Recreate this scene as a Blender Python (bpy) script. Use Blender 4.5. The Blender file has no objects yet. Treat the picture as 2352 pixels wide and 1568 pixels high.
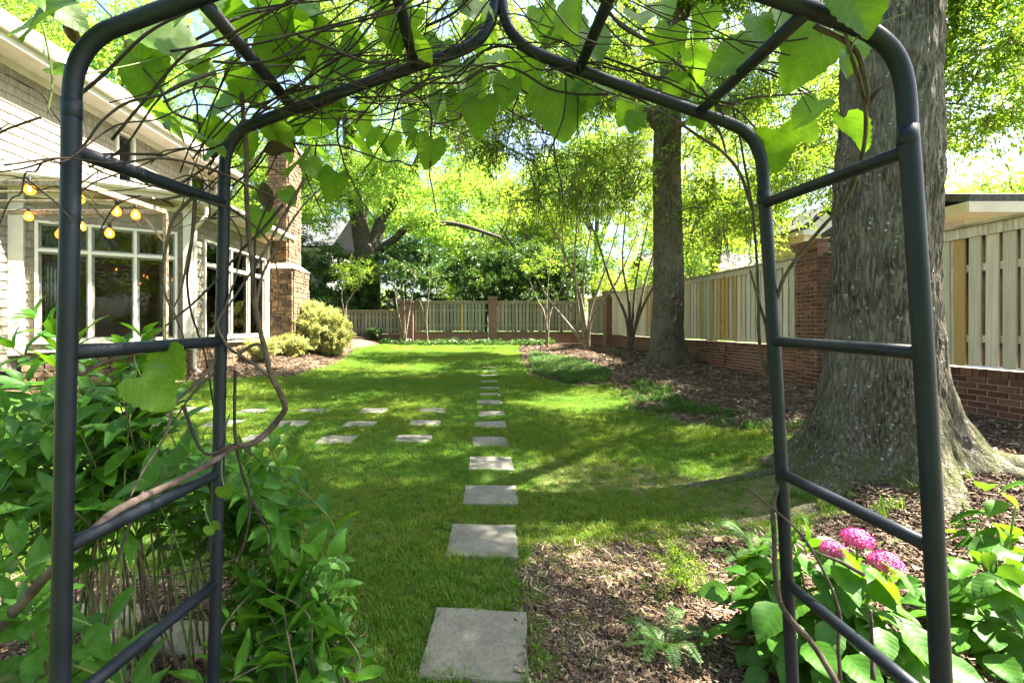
import bpy, math, random
import numpy as np
from mathutils import Vector, Matrix
random.seed(7); RNG = np.random.default_rng(11)
SC = bpy.context.scene
COL = SC.collection
R = math.radians
# ------------------------------------------------------------------ camera, sky, sun, exposure
cam = bpy.data.cameras.new('camera'); camo = bpy.data.objects.new('camera', cam); COL.objects.link(camo)
camo.location = (0, 0, 1.5); camo.rotation_euler = (R(90), 0, 0)
cam.sensor_width = 36; cam.lens = 16.0; cam.shift_x = 0.03656; cam.shift_y = -0.01446
cam.clip_start = 0.02; cam.clip_end = 2000
SC.camera = camo
SUN = Vector((0.62, 0.05, 0.86)).normalized()            # direction towards the sun
w = bpy.data.worlds.new('World'); SC.world = w; w.use_nodes = True
nt = w.node_tree; bg = nt.nodes['Background']
sky = nt.nodes.new('ShaderNodeTexSky'); sky.sky_type = 'NISHITA'; sky.sun_disc = False
sky.sun_elevation = math.asin(SUN.z); sky.sun_rotation = math.atan2(SUN.x, SUN.y)
sky.air_density = 1.0; sky.dust_density = 2.5; sky.ozone_density = 1.0
nt.links.new(sky.outputs[0], bg.inputs[0]); bg.inputs[1].default_value = 0.052
sl = bpy.data.lights.new('sun', 'SUN'); sl.energy = 5.0; sl.angle = R(0.4); sl.color = (1, .93, .80)
so = bpy.data.objects.new('sun', sl); COL.objects.link(so)
so.rotation_euler = (-SUN).to_track_quat('-Z', 'Y').to_euler()
vs = SC.view_settings; vs.view_transform = 'Standard'; vs.look = 'None'; vs.gamma = 1; vs.use_curve_mapping = False
vs.exposure = 3.5
cy = SC.cycles; cy.use_denoising = True; cy.max_bounces = 7; cy.diffuse_bounces = 4; cy.glossy_bounces = 3
cy.transmission_bounces = 5; cy.transparent_max_bounces = 8; cy.sample_clamp_indirect = 6; cy.caustics_reflective = False; cy.caustics_refractive = False
SC.render.use_persistent_data = False
# ------------------------------------------------------------------ measuring helpers (photo measured on a 2352 x 1568 grid)
F, VX, VY, CH = 1045.0, 1090.0, 750.0, 1.5
def P(x, y, Y): return Vector(((x - VX) / F * Y, Y, CH - (y - VY) / F * Y))
def px(p): return (VX + p[0] / p[1] * F, VY - (p[2] - CH) / p[1] * F)
# ------------------------------------------------------------------ noise
def _h(ix, iy, s):
    n = (ix.astype(np.int64) * 374761393 + iy.astype(np.int64) * 668265263 + s * 974711) & 0x7fffffff
    n = ((n ^ (n >> 13)) * 1274126177) & 0x7fffffff
    n = (n ^ (n >> 16)) & 0x7fffffff
    return n / 0x7fffffff
def vn(x, y, s=0):
    x = np.asarray(x, float); y = np.asarray(y, float)
    ix = np.floor(x); iy = np.floor(y); fx = x - ix; fy = y - iy
    fx = fx * fx * (3 - 2 * fx); fy = fy * fy * (3 - 2 * fy)
    a = _h(ix, iy, s); b = _h(ix + 1, iy, s); c = _h(ix, iy + 1, s); d = _h(ix + 1, iy + 1, s)
    return (a * (1 - fx) + b * fx) * (1 - fy) + (c * (1 - fx) + d * fx) * fy
def fbm(x, y, s=0, o=4):
    t = 0; a = .5; f = 1
    for k in range(o): t = t + a * vn(np.asarray(x) * f, np.asarray(y) * f, s + k); a *= .5; f *= 2.03
    return t
def sst(a, b, x): t = np.clip((np.asarray(x, float) - a) / (b - a), 0, 1); return t * t * (3 - 2 * t)
# ------------------------------------------------------------------ terrain
TREE1 = (3.58, 4.0); TREE2 = (5.3, 12.5)
def gh(X, Y):
    X = np.asarray(X, float); Y = np.asarray(Y, float)
    z = np.interp(Y, [0, 9, 11, 13, 15, 18, 24, 26, 60, 400], [0, 0, .04, .11, .18, .28, .45, .5, .6, 1.0])
    bank = .40 * sst(2.2, 5.6, X) * (1 - .75 * sst(15, 24, Y)) * sst(-1, 3.5, Y)
    left = .26 * sst(3.6, 6.9, -X) * sst(7.5, 11, Y) + .22 * sst(4.5, 6.5, -X) * sst(12.5, 15.5, Y)
    mound = .30 * np.exp(-((X - 3.58) ** 2 + (Y - 4.0) ** 2) / .95) + .10 * np.exp(-((X - 5.3) ** 2 + (Y - 12.5) ** 2) / .8)
    bump = .05 * (fbm(X * 1.1, Y * 1.1, 5, 3) - .45)
    return z + bank + left + mound + bump
def g1(x, y): return float(gh(x, y))
LAWN = [(-.5, 1.5), (.30, 1.5), (.34, 2.5), (.50, 3.0), (1.5, 3.25), (2.2, 3.15), (2.8, 3.3), (3.4, 4.3), (3.9, 5.35), (3.5, 6.0), (3.0, 6.7), (2.9, 8), (3.2, 9.2),
        (3.3, 10.8), (2.2, 11.2), (1.6, 13.1), (1.7, 17), (2.3, 24.2), (-4.8, 24.4), (-5.2, 20), (-4.6, 15.7), (-4.9, 12.2), (-6.3, 10.3), (-9, 9.2), (-12, 6), (-12, 2.7), (-1.3, 2.7), (-.62, 2.2)]
ISLE = [(2.3, 11.4), (3.3, 11.15), (3.7, 12.4), (3.5, 16), (2.6, 20), (2.0, 17), (1.8, 13.4)]
def sdist(poly, X, Y):
    X = np.asarray(X, float); Y = np.asarray(Y, float); ins = np.zeros(X.shape, bool); dm = np.full(X.shape, 1e9)
    n = len(poly)
    for i in range(n):
        x0, y0 = poly[i]; x1, y1 = poly[(i + 1) % n]
        c = ((y0 > Y) != (y1 > Y)) & (X < (x1 - x0) * (Y - y0) / ((y1 - y0) or 1e-9) + x0); ins ^= c
        dx, dy = x1 - x0, y1 - y0; t = np.clip(((X - x0) * dx + (Y - y0) * dy) / (dx * dx + dy * dy), 0, 1)
        dm = np.minimum(dm, np.hypot(X - x0 - t * dx, Y - y0 - t * dy))
    return np.where(ins, dm, -dm)
# ------------------------------------------------------------------ objects
def link(name, data, parent=None):
    o = bpy.data.objects.new(name, data); COL.objects.link(o)
    if parent: o.parent = parent
    return o
def tag(o, label=None, cat=None, group=None, kind=None):
    if label: o['label'] = label
    if cat: o['category'] = cat
    if group: o['group'] = group
    if kind: o['kind'] = kind
    return o
def thing(name, label, cat, loc=(0, 0, 0), group=None):
    o = link(name, None); o.location = loc; o.empty_display_size = .1
    return tag(o, label, cat, group)
def local(o, p): return Vector(p) - o.location
class MB:
    def __init__(s): s.v = []; s.f = []; s.mi = []
    def add(s, vs, fs, m=0):
        b = len(s.v); s.v += [tuple(p) for p in vs]; s.f += [tuple(i + b for i in f) for f in fs]; s.mi += [m] * len(fs); return s
    def box(s, c, d, M=None, m=0):
        x, y, z = d[0] / 2, d[1] / 2, d[2] / 2; c = Vector(c)
        q = [Vector((a * x, b * y, e * z)) for e in (-1, 1) for b in (-1, 1) for a in (-1, 1)]
        if M is not None: q = [M @ p for p in q]
        return s.add([p + c for p in q], [(0, 2, 3, 1), (4, 5, 7, 6), (0, 1, 5, 4), (2, 6, 7, 3), (0, 4, 6, 2), (1, 3, 7, 5)], m)
    def hexa(s, q, m=0):   # 8 points: bottom 4 ccw, top 4 ccw
        return s.add(q, [(0, 3, 2, 1), (4, 5, 6, 7), (0, 1, 5, 4), (1, 2, 6, 5), (2, 3, 7, 6), (3, 0, 4, 7)], m)
    def tube(s, pts, rad, n=8, caps=True, m=0, wob=0):
        pts = [Vector(p) for p in pts]
        if not hasattr(rad, '__len__'): rad = [rad] * len(pts)
        b = len(s.v); u = None
        for i, p in enumerate(pts):
            t = (pts[min(i + 1, len(pts) - 1)] - pts[max(i - 1, 0)])
            t = t.normalized() if t.length > 1e-9 else Vector((0, 0, 1))
            if u is None: u = t.orthogonal().normalized()
            else:
                u = u - t * u.dot(t); u = u.normalized() if u.length > 1e-6 else t.orthogonal().normalized()
            v = t.cross(u)
            for k in range(n):
                a = 2 * math.pi * k / n; r = rad[i] * (1 + (wob * (random.random() - .5) if wob else 0))
                s.v.append(tuple(p + (u * math.cos(a) + v * math.sin(a)) * r))
        for i in range(len(pts) - 1):
            for k in range(n):
                k2 = (k + 1) % n
                s.f.append((b + i * n + k, b + i * n + k2, b + (i + 1) * n + k2, b + (i + 1) * n + k)); s.mi.append(m)
        if caps:
            s.f.append(tuple(b + k for k in range(n))[::-1]); s.mi.append(m)
            e = b + (len(pts) - 1) * n; s.f.append(tuple(e + k for k in range(n))); s.mi.append(m)
        return s
    def mesh(s, name, mats, smooth=False):
        me = bpy.data.meshes.new(name); me.from_pydata(s.v, [], s.f); me.update()
        for x in (mats if isinstance(mats, (list, tuple)) else [mats]): me.materials.append(x)
        if any(s.mi): me.polygons.foreach_set('material_index', s.mi)
        if smooth: me.polygons.foreach_set('use_smooth', [True] * len(me.polygons))
        return me
    def build(s, name, mats, parent=None, smooth=False, bevel=0):
        o = link(name, s.mesh(name, mats, smooth), parent)
        if parent is not None and parent.type == 'EMPTY' and parent.location.length > 0:
            L = parent.location; o.data.transform(Matrix.Translation(-L))
        if bevel:
            b = o.modifiers.new('b', 'BEVEL'); b.width = bevel; b.segments = 2; b.limit_method = 'ANGLE'
        return o
def npmesh(name, V, Fq, mat, smooth=False):
    """V (n,3), Fq (m,k) index array -> mesh"""
    me = bpy.data.meshes.new(name); n, k = Fq.shape
    me.vertices.add(len(V)); me.vertices.foreach_set('co', np.asarray(V, np.float32).ravel())
    me.loops.add(n * k); me.loops.foreach_set('vertex_index', Fq.astype(np.int32).ravel())
    me.polygons.add(n); me.polygons.foreach_set('loop_start', np.arange(0, n * k, k, dtype=np.int32))
    if smooth: me.polygons.foreach_set('use_smooth', np.ones(n, bool))
    me.update(calc_edges=True); me.validate()
    if mat: me.materials.append(mat)
    return me
def spline(pts, n=6):
    """Catmull-Rom through points (Vectors), n steps a span"""
    p = [Vector(q) for q in pts]
    if len(p) < 3: return [p[0].lerp(p[-1], i / n) for i in range(n + 1)]
    p = [p[0] * 2 - p[1]] + p + [p[-1] * 2 - p[-2]]; out = []
    for i in range(1, len(p) - 2):
        for k in range(n):
            t = k / n; a, b, c, d = p[i - 1], p[i], p[i + 1], p[i + 2]
            out.append(.5 * ((2 * b) + (c - a) * t + (2 * a - 5 * b + 4 * c - d) * t * t + (3 * b - a - 3 * c + d) * t ** 3))
    out.append(p[-2]); return out
def lerps(vals, n): return list(np.interp(np.linspace(0, len(vals) - 1, n), range(len(vals)), vals))
# ------------------------------------------------------------------ materials
def newmat(name):
    m = bpy.data.materials.new(name); m.use_nodes = True; N = m.node_tree; return m, N, N.nodes['Principled BSDF']
def nd(N, t, **k):
    n = N.nodes.new('ShaderNode' + t)
    for a, b in k.items():
        if isinstance(a, str) and a.startswith('i_'): n.inputs[a[2:].replace('_', ' ')].default_value = b
        else: setattr(n, a, b)
    return n
def ramp(N, fac, stops):
    r = nd(N, 'ValToRGB'); e = r.color_ramp.elements
    while len(e) < len(stops): e.new(.5)
    for q, (p, c) in zip(e, stops): q.position = p; q.color = (*c, 1) if len(c) == 3 else c
    N.links.new(fac, r.inputs[0]); return r.outputs[0]
def coords(N, scale=(1, 1, 1), kind='Object', shift=False):
    tc = nd(N, 'TexCoord'); mp = nd(N, 'Mapping'); mp.inputs['Scale'].default_value = scale
    N.links.new(tc.outputs[kind], mp.inputs[0])
    if shift:
        oi = nd(N, 'ObjectInfo'); mu = nd(N, 'Math', operation='MULTIPLY'); mu.inputs[1].default_value = 37.0
        N.links.new(oi.outputs['Random'], mu.inputs[0]); N.links.new(mu.outputs[0], mp.inputs['Location'])
    return mp.outputs[0]
def noise(N, vec, scale, detail=5, rough=.6, dist=0):
    n = nd(N, 'TexNoise'); n.inputs['Scale'].default_value = scale; n.inputs['Detail'].default_value = detail
    n.inputs['Roughness'].default_value = rough; n.inputs['Distortion'].default_value = dist
    N.links.new(vec, n.inputs['Vector']); return n.outputs['Fac']
def mixc(N, fac, a, b, mode='MIX'):
    m = nd(N, 'Mix', data_type='RGBA', blend_type=mode); I = m.inputs
    for s, x in ((I[0], fac), (I[6], a), (I[7], b)):
        if hasattr(x, 'is_linked') or hasattr(x, 'links'): N.links.new(x, s)
        elif isinstance(x, (int, float)): s.default_value = x
        else: s.default_value = (*x, 1)
    return m.outputs[2]
def bump(N, bs, h, strength=.4, dist=.01):
    b = nd(N, 'Bump'); b.inputs['Strength'].default_value = strength; b.inputs['Distance'].default_value = dist
    N.links.new(h, b.inputs['Height']); N.links.new(b.outputs[0], bs.inputs['Normal'])
def objrand(N): return nd(N, 'ObjectInfo').outputs['Random']
def simple(name, c1, c2, scale=6, rough=.7, bs=.3, bscale=60, bd=.004, rand=None, stretch=(1, 1, 1), kind='Object', metal=0, spec=.4, shift=True, lo=.35, hi=.65):
    m, N, B = newmat(name); v = coords(N, stretch, kind, shift)
    c = ramp(N, noise(N, v, scale), [(lo, c1), (hi, c2)])
    if rand:   # per object tint
        c = mixc(N, 1, c, ramp(N, objrand(N), rand), 'MULTIPLY')
    N.links.new(c, B.inputs['Base Color']); B.inputs['Roughness'].default_value = rough; B.inputs['Metallic'].default_value = metal
    B.inputs['Specular IOR Level'].default_value = spec
    if bs: bump(N, B, noise(N, v, bscale, 6, .65), bs, bd)
    return m
def leafmat(name, top, trans, rand=((.75, .8, .7), (1.2, 1.15, 1.0)), tf=.45, rough=.45, spec=.35, veins=None, vein_col=None, scale=9):
    """leaf: principled + translucent, tint varies per leaf/instance and over the blade"""
    m, N, B = newmat(name); out = N.nodes['Material Output']; v = coords(N, (1, 1, 1), 'Object')
    tint = ramp(N, objrand(N), [(0, rand[0]), (1, rand[1])])
    nz = ramp(N, noise(N, v, scale, 3), [(.3, (.8, .82, .75)), (.7, (1.12, 1.1, 1.15))])
    tint = mixc(N, 1, tint, nz, 'MULTIPLY')
    h = None
    if veins:
        sx = nd(N, 'SeparateXYZ'); N.links.new(nd(N, 'TexCoord').outputs['Object'], sx.inputs[0])
        ab = nd(N, 'Math', operation='ABSOLUTE'); N.links.new(sx.outputs[0], ab.inputs[0])
        k = nd(N, 'Math', operation='MULTIPLY_ADD'); N.links.new(ab.outputs[0], k.inputs[0]); k.inputs[1].default_value = -veins[1]; N.links.new(sx.outputs[1], k.inputs[2])
        s = nd(N, 'Math', operation='MULTIPLY'); N.links.new(k.outputs[0], s.inputs[0]); s.inputs[1].default_value = veins[0]
        fr = nd(N, 'Math', operation='PINGPONG'); N.links.new(s.outputs[0], fr.inputs[0]); fr.inputs[1].default_value = .5
        mid = nd(N, 'Math', operation='MULTIPLY'); N.links.new(ab.outputs[0], mid.inputs[0]); mid.inputs[1].default_value = veins[2]
        mn = nd(N, 'Math', operation='MINIMUM'); N.links.new(fr.outputs[0], mn.inputs[0]); N.links.new(mid.outputs[0], mn.inputs[1])
        vc = ramp(N, mn.outputs[0], [(.0, vein_col or (1.5, 1.45, 1.6)), (.13, (1, 1, 1))])
        tint = mixc(N, 1, tint, vc, 'MULTIPLY'); h = mn.outputs[0]
    ca = mixc(N, 1, (*top,), tint, 'MULTIPLY'); ct = mixc(N, 1, (*trans,), tint, 'MULTIPLY')
    N.links.new(ca, B.inputs['Base Color']); B.inputs['Roughness'].default_value = rough; B.inputs['Specular IOR Level'].default_value = spec
    if h is not None:
        q = ramp(N, h, [(0, (0, 0, 0)), (.3, (1, 1, 1))]); bump(N, B, q, .15, .003)
    tr = nd(N, 'BsdfTranslucent'); N.links.new(ct, tr.inputs[0]); mx = nd(N, 'MixShader'); mx.inputs[0].default_value = tf
    N.links.new(B.outputs[0], mx.inputs[1]); N.links.new(tr.outputs[0], mx.inputs[2]); N.links.new(mx.outputs[0], out.inputs[0])
    return m
MAT = {}
MAT['pipe'] = simple('painted_pipe', (.004, .007, .014), (.009, .013, .022), 14, .5, .25, 90, .002, spec=.3)
MAT['slab'] = simple('sandstone_slab', (.13, .125, .105), (.25, .235, .195), 7, .85, .5, 45, .004, rand=[(0, (.82, .84, .86)), (1, (1.1, 1.06, 1.0))])
m, N, B = newmat('weathered_slab'); v = coords(N, (1, 1, 1), 'Object', True)
c = ramp(N, noise(N, v, 4, 6, .65), [(.3, (.115, .112, .092)), (.5, (.175, .168, .138)), (.7, (.25, .235, .19))])
c = mixc(N, ramp(N, noise(N, v, 60, 6, .8), [(.35, (1, 1, 1)), (.55, (0, 0, 0))]), c, mixc(N, .55, c, (.06, .06, .05)))
c = mixc(N, ramp(N, noise(N, v, 9, 3, .5), [(.62, (0, 0, 0)), (.75, (.7, .7, .7))]), c, (.075, .085, .06))
c = mixc(N, 1, c, ramp(N, objrand(N), [(0, (.85, .86, .86)), (1, (1.12, 1.08, 1.02))]), 'MULTIPLY')
N.links.new(c, B.inputs['Base Color']); B.inputs['Roughness'].default_value = .9; B.inputs['Specular IOR Level'].default_value = .25; bump(N, B, noise(N, v, 50, 8, .7), .5, .004)
MAT['slab'] = m
MAT['shadeboard'] = simple('gap_shade_board', (.035, .03, .022), (.085, .07, .05), 5, .95, .35, 30, .003, stretch=(6, 6, .5))  # rear boards: shade of the fence gaps painted into the wood colour
MAT['rock'] = simple('field_rock', (.22, .18, .13), (.46, .40, .30), 7, .9, .8, 16, .02)
MAT['brick'] = simple('brick', (.10, .042, .028), (.20, .085, .053), 12, .9, .5, 70, .003, rand=[(0, (.55, .5, .5)), (.5, (.95, .95, .95)), (1, (1.35, 1.35, 1.3))])
MAT['mortar'] = simple('mortar', (.30, .25, .19), (.46, .40, .32), 20, .95, .4, 80, .003)
MAT['board'] = simple('weathered_board', (.42, .35, .26), (.76, .68, .55), 5, .85, .35, 30, .003, rand=[(0, (.78, .8, .78)), (1, (1.1, 1.08, 1.06))], stretch=(6, 6, .5))
MAT['newboard'] = simple('new_pine_board', (.42, .25, .075), (.60, .40, .15), 5, .75, .3, 30, .003, rand=[(0, (.8, .8, .8)), (1, (1.1, 1.1, 1.1))], stretch=(6, 6, .5))
MAT['oldboard'] = simple('grey_board', (.16, .14, .095), (.36, .33, .24), 5, .9, .35, 30, .003, rand=[(0, (.7, .7, .68)), (1, (1.15, 1.15, 1.1))], stretch=(6, 6, .5))
MAT['cap'] = simple('fence_cap', (.26, .21, .12), (.50, .43, .28), 5, .85, .35, 30, .003, stretch=(6, .7, 6))
MAT['shingle'] = simple('cedar_shingle', (.17, .145, .105), (.29, .25, .19), 5, .85, .4, 40, .004, rand=[(0, (.8, .8, .8)), (1, (1.12, 1.1, 1.08))], stretch=(5, 5, .7))
MAT['trim'] = simple('cream_trim', (.46, .42, .35), (.55, .50, .42), 4, .55, .1, 50, .002)
MAT['frame'] = simple('window_frame', (.55, .52, .45), (.64, .60, .52), 4, .5, 0)
MAT['sash'] = simple('grey_sash', (.17, .16, .14), (.22, .21, .19), 4, .5, 0)
MAT['roof'] = simple('roof_shingle', (.10, .095, .09), (.20, .19, .175), 16, .95, .5, 40, .01, kind='Object')
MAT['stone'] = simple('chimney_stone', (.085, .056, .035), (.22, .155, .095), 7, .9, .7, 22, .012, rand=[(0, (.45, .45, .5)), (.4, (.9, .85, .8)), (1, (1.45, 1.25, 1.05))])
MAT['capstone'] = simple('cap_stone', (.30, .27, .22), (.42, .38, .31), 8, .85, .4, 30, .006)
MAT['rust'] = simple('rusty_iron', (.16, .095, .05), (.34, .28, .21), 18, .8, .4, 60, .003)
MAT['black'] = simple('black_plastic', (.012, .012, .012), (.02, .02, .02), 10, .5, 0)
MAT['twig'] = simple('vine_twig', (.014, .010, .007), (.042, .031, .022), 30, .85, .5, 90, .003)
MAT['vinewood'] = simple('vine_wood', (.040, .028, .022), (.115, .083, .065), 26, .9, .7, 60, .005)
MAT['palestem'] = simple('pale_stem', (.07, .05, .03), (.17, .13, .08), 20, .8, .3, 60, .002)
MAT['greenstem'] = simple('green_stem', (.09, .15, .03), (.16, .22, .06), 20, .6, 0)
MAT['limb'] = simple('tree_limb', (.045, .036, .026), (.13, .105, .075), 14, .95, .8, 30, .01)
MAT['palebark'] = simple('crape_bark', (.10, .08, .055), (.26, .21, .15), 9, .8, .4, 30, .006)
# ================================================================== ground, lawn, mulch
def scatter(name, pts, rots, scl, idx, protos, parent=None):
    """one object whose points carry instances of the unlinked proto meshes (geometry nodes)"""
    n = len(pts); me = bpy.data.meshes.new(name); me.vertices.add(n)
    me.vertices.foreach_set('co', np.asarray(pts, np.float32).ravel())
    for nm, ty, arr, key in (('rot', 'FLOAT_VECTOR', rots, 'vector'), ('scl', 'FLOAT', scl, 'value'), ('idx', 'INT', idx, 'value')):
        a = me.attributes.new(nm, ty, 'POINT'); a.data.foreach_set(key, np.asarray(arr, np.int32 if ty == 'INT' else np.float32).ravel())
    o = link(name, me, parent); o['kind'] = 'stuff'
    ng = bpy.data.node_groups.new(name + '_scatter', 'GeometryNodeTree')
    ng.interface.new_socket('Geometry', in_out='INPUT', socket_type='NodeSocketGeometry')
    ng.interface.new_socket('Geometry', in_out='OUTPUT', socket_type='NodeSocketGeometry')
    gi = ng.nodes.new('NodeGroupInput'); go = ng.nodes.new('NodeGroupOutput')
    iop = ng.nodes.new('GeometryNodeInstanceOnPoints'); jn = ng.nodes.new('GeometryNodeJoinGeometry')
    for p in protos[::-1]:
        oi = ng.nodes.new('GeometryNodeObjectInfo'); oi.inputs['Object'].default_value = p; oi.inputs['As Instance'].default_value = True
        ng.links.new(oi.outputs['Geometry'], jn.inputs[0])
    def attr(nm, ty):
        a = ng.nodes.new('GeometryNodeInputNamedAttribute'); a.data_type = ty; a.inputs['Name'].default_value = nm; return a.outputs['Attribute']
    er = ng.nodes.new('FunctionNodeEulerToRotation'); ng.links.new(attr('rot', 'FLOAT_VECTOR'), er.inputs[0])
    L = ng.links.new
    L(gi.outputs[0], iop.inputs['Points']); L(jn.outputs[0], iop.inputs['Instance']); iop.inputs['Pick Instance'].default_value = True
    L(attr('idx', 'INT'), iop.inputs['Instance Index']); L(er.outputs[0], iop.inputs['Rotation']); L(attr('scl', 'FLOAT'), iop.inputs['Scale'])
    L(iop.outputs[0], go.inputs[0])
    md = o.modifiers.new('scatter', 'NODES'); md.node_group = ng
    return o
def proto(name, me): return bpy.data.objects.new(name, me)

# ground sheet: fine near the camera, coarse to the horizon
def axis(a, b, brk):
    out = [a]
    while out[-1] < b:
        d = min(abs(out[-1]), abs(out[-1] - brk)); out.append(out[-1] + (.07 if abs(out[-1] - brk * .5) < 9 else .2 if abs(out[-1]) < 30 else 12))
    return np.array(out)
xs = np.concatenate([np.arange(-300, -16, 14), np.arange(-16, -5, .25), np.arange(-5, 6, .07), np.arange(6, 20, .25), np.arange(20, 320, 14)])
ys = np.concatenate([np.arange(-60, -2, 8), np.arange(-2, .6, .25), np.arange(.6, 8, .07), np.arange(8, 28, .16), np.arange(28, 420, 14)])
GX, GY = np.meshgrid(xs, ys); GZ = gh(GX, GY) + .012 * (fbm(GX * 6, GY * 6, 9, 3) - .45)
V = np.stack([GX.ravel(), GY.ravel(), GZ.ravel()], 1); nx = len(xs); ny = len(ys)
ii, jj = np.meshgrid(np.arange(nx - 1), np.arange(ny - 1)); a = (jj * nx + ii).ravel()
Fq = np.stack([a, a + 1, a + 1 + nx, a + nx], 1)
m, N, B = newmat('ground'); v = coords(N)
at = nd(N, 'Attribute', attribute_name='lawn'); 
mul = mixc(N, noise(N, v, 55, 8, .75), (.035, .020, .012), (.15, .095, .06))
mul = mixc(N, ramp(N, noise(N, v, 3.0, 4), [(.45, (0, 0, 0)), (.7, (1, 1, 1))]), mul, mixc(N, noise(N, v, 90, 5), (.10, .07, .045), (.30, .22, .14)))
grs = mixc(N, noise(N, v, 70, 6, .7), (.022, .055, .008), (.075, .15, .02))
dry = mixc(N, noise(N, v, 80, 6, .7), (.07, .065, .025), (.22, .19, .09))
ds = nd(N, 'Attribute', attribute_name='dry')
grs = mixc(N, ds.outputs['Fac'], grs, dry)
nf = nd(N, 'Math', operation='ADD'); N.links.new(at.outputs['Fac'], nf.inputs[0]); nn = nd(N, 'Math', operation='MULTIPLY_ADD'); N.links.new(noise(N, v, 7, 5), nn.inputs[0]); nn.inputs[1].default_value = .9; nn.inputs[2].default_value = -.45
N.links.new(nn.outputs[0], nf.inputs[1])
c = mixc(N, ramp(N, nf.outputs[0], [(.42, (0, 0, 0)), (.58, (1, 1, 1))]), mul, grs)
N.links.new(c, B.inputs['Base Color']); B.inputs['Roughness'].default_value = .95; B.inputs['Specular IOR Level'].default_value = .15
bump(N, B, noise(N, v, 60, 8, .75), .9, .02)
gme = npmesh('ground', V, Fq, m, True)
sd = np.maximum(sdist(LAWN, V[:, 0], V[:, 1]), sdist(ISLE, V[:, 0], V[:, 1]))
sd = np.where((V[:, 1] > 30) | (np.abs(V[:, 0]) > 14) | (V[:, 1] < 0), 1, sd)
def dryf(X, Y):  # thin, straw-coloured patches
    n = fbm(X * .9 + 3, Y * .9, 21, 4)
    k = sst(.42, .62, n) * (.15 + .45 * sst(.1, .9, X) * (1 - sst(4.2, 6.5, Y))) + .55 * np.exp(-((X - .55) ** 2 + (Y - 2.75) ** 2) / .25) + .35 * sst(.50, .60, fbm(X * 1.7, Y * 1.7, 4, 3)) * sst(1, 2, X) * (1 - sst(6, 8, Y))
    return np.clip(k, 0, 1)
gme.attributes.new('lawn', 'FLOAT', 'POINT').data.foreach_set('value', np.clip(.5 + sd / .35, 0, 1).astype(np.float32))
gme.attributes.new('dry', 'FLOAT', 'POINT').data.foreach_set('value', dryf(V[:, 0], V[:, 1]).astype(np.float32))
ground = tag(link('ground', gme), kind='structure')

# slabs -----------------------------------------------------------
SLABS = []
def slab(cx, cy, w, d, rz, label, group, k):
    rnd = random.Random(k * 7 + 3); z = g1(cx, cy)
    o = None; b = MB(); n = 5; top = []
    # slightly irregular square outline with chipped edges
    ring = []
    for (ax, ay, bx, by) in ((-1, -1, 1, -1), (1, -1, 1, 1), (1, 1, -1, 1), (-1, 1, -1, -1)):
        for q in range(n):
            t = q / n; j = .0 if q == 0 else rnd.uniform(-.006, .006)
            ring.append((((ax + (bx - ax) * t) * w / 2 + j), ((ay + (by - ay) * t) * d / 2 + j)))
    m_ = len(ring); hz = .045
    vs_ = [(x, y, -hz) for x, y in ring] + [(x, y, .004) for x, y in ring] + [(x * .975, y * .975, .013) for x, y in ring]
    fs_ = [(q, (q + 1) % m_, m_ + (q + 1) % m_, m_ + q) for q in range(m_)] + [(m_ + q, m_ + (q + 1) % m_, 2 * m_ + (q + 1) % m_, 2 * m_ + q) for q in range(m_)] + [tuple(range(2 * m_, 3 * m_))]
    b.add(vs_, fs_); o = b.build('stepping_stone', MAT['slab'])
    # lie on the slope
    e = .2; nx_ = -(g1(cx + e, cy) - g1(cx - e, cy)) / (2 * e); ny_ = -(g1(cx, cy + e) - g1(cx, cy - e)) / (2 * e)
    q = Vector((0, 0, 1)).rotation_difference(Vector((nx_, ny_, 1)).normalized()) @ Matrix.Rotation(R(rz), 3, 'Z').to_quaternion()
    o.rotation_mode = 'QUATERNION'; o.rotation_quaternion = q; o.location = (cx, cy, z + .010)
    SLABS.append((cx, cy, max(w, d) / 2, w / 2, d / 2, R(rz)))
    return tag(o, label, 'stepping stone', group)
zs = [2.15, 3.17, 4.02, 4.96, 5.9, 6.9, 7.76, 8.86, 9.86, 10.8, 11.8, 12.8, 13.75, 14.7]
xc = [.012, .055, .138, .176, .20, .238, .295, .29, .33, .35, .37, .41, .45, .49]
lab = {0: 'large square sandstone slab at the start of the path, beside the mulch', 1: 'second square stepping slab of the path, tilted, its far edge shorter'}
ORD = ['first', 'second', 'third', 'fourth', 'fifth', 'sixth', 'seventh', 'eighth', 'ninth', 'tenth', 'eleventh', 'twelfth', 'thirteenth', 'fourteenth']
for k, (z, x) in enumerate(zip(zs, xc)):
    slab(x, z, .475 + .01 * math.sin(k * 3), .475 if k < 8 else .42, [-5, -3, -2.5, -1, 1, -1, 1.5, 0, 1, 0, 0, 1, 0, 0][k],
         lab.get(k, '%s square slab of the straight lawn path, counted from the arch' % ORD[k]), 'stepping stones of the straight path', k)
for r, (Y, X) in enumerate(((6.05, (-.815, -1.82, -2.85)), (6.98, (-.767, -1.76, -2.80, -3.85, -4.95)), (8.04, (-.76, -1.785, -2.85, -3.9, -4.95, -5.95)))):
    for k, x in enumerate(X):
        slab(x, Y + .03 * math.sin(k * 5 + r), .475, .43, 2 * math.sin(k * 2.3 + r * 4), '%s slab out from the straight path, in the side path row %s' % (ORD[k], ('nearest the arch', 'in the middle', 'nearest the back fence')[r]), 'stepping stones of the side path', 40 + 10 * r + k)
def inslab(X, Y, pad=-.01):
    ins = np.zeros(X.shape, bool)
    for cx, cy, _, hw, hd, rz in SLABS:
        dx = X - cx; dy = Y - cy; c, s = math.cos(-rz), math.sin(-rz)
        ins |= (np.abs(dx * c - dy * s) < hw + pad) & (np.abs(dx * s + dy * c) < hd + pad)
    return ins

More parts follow.
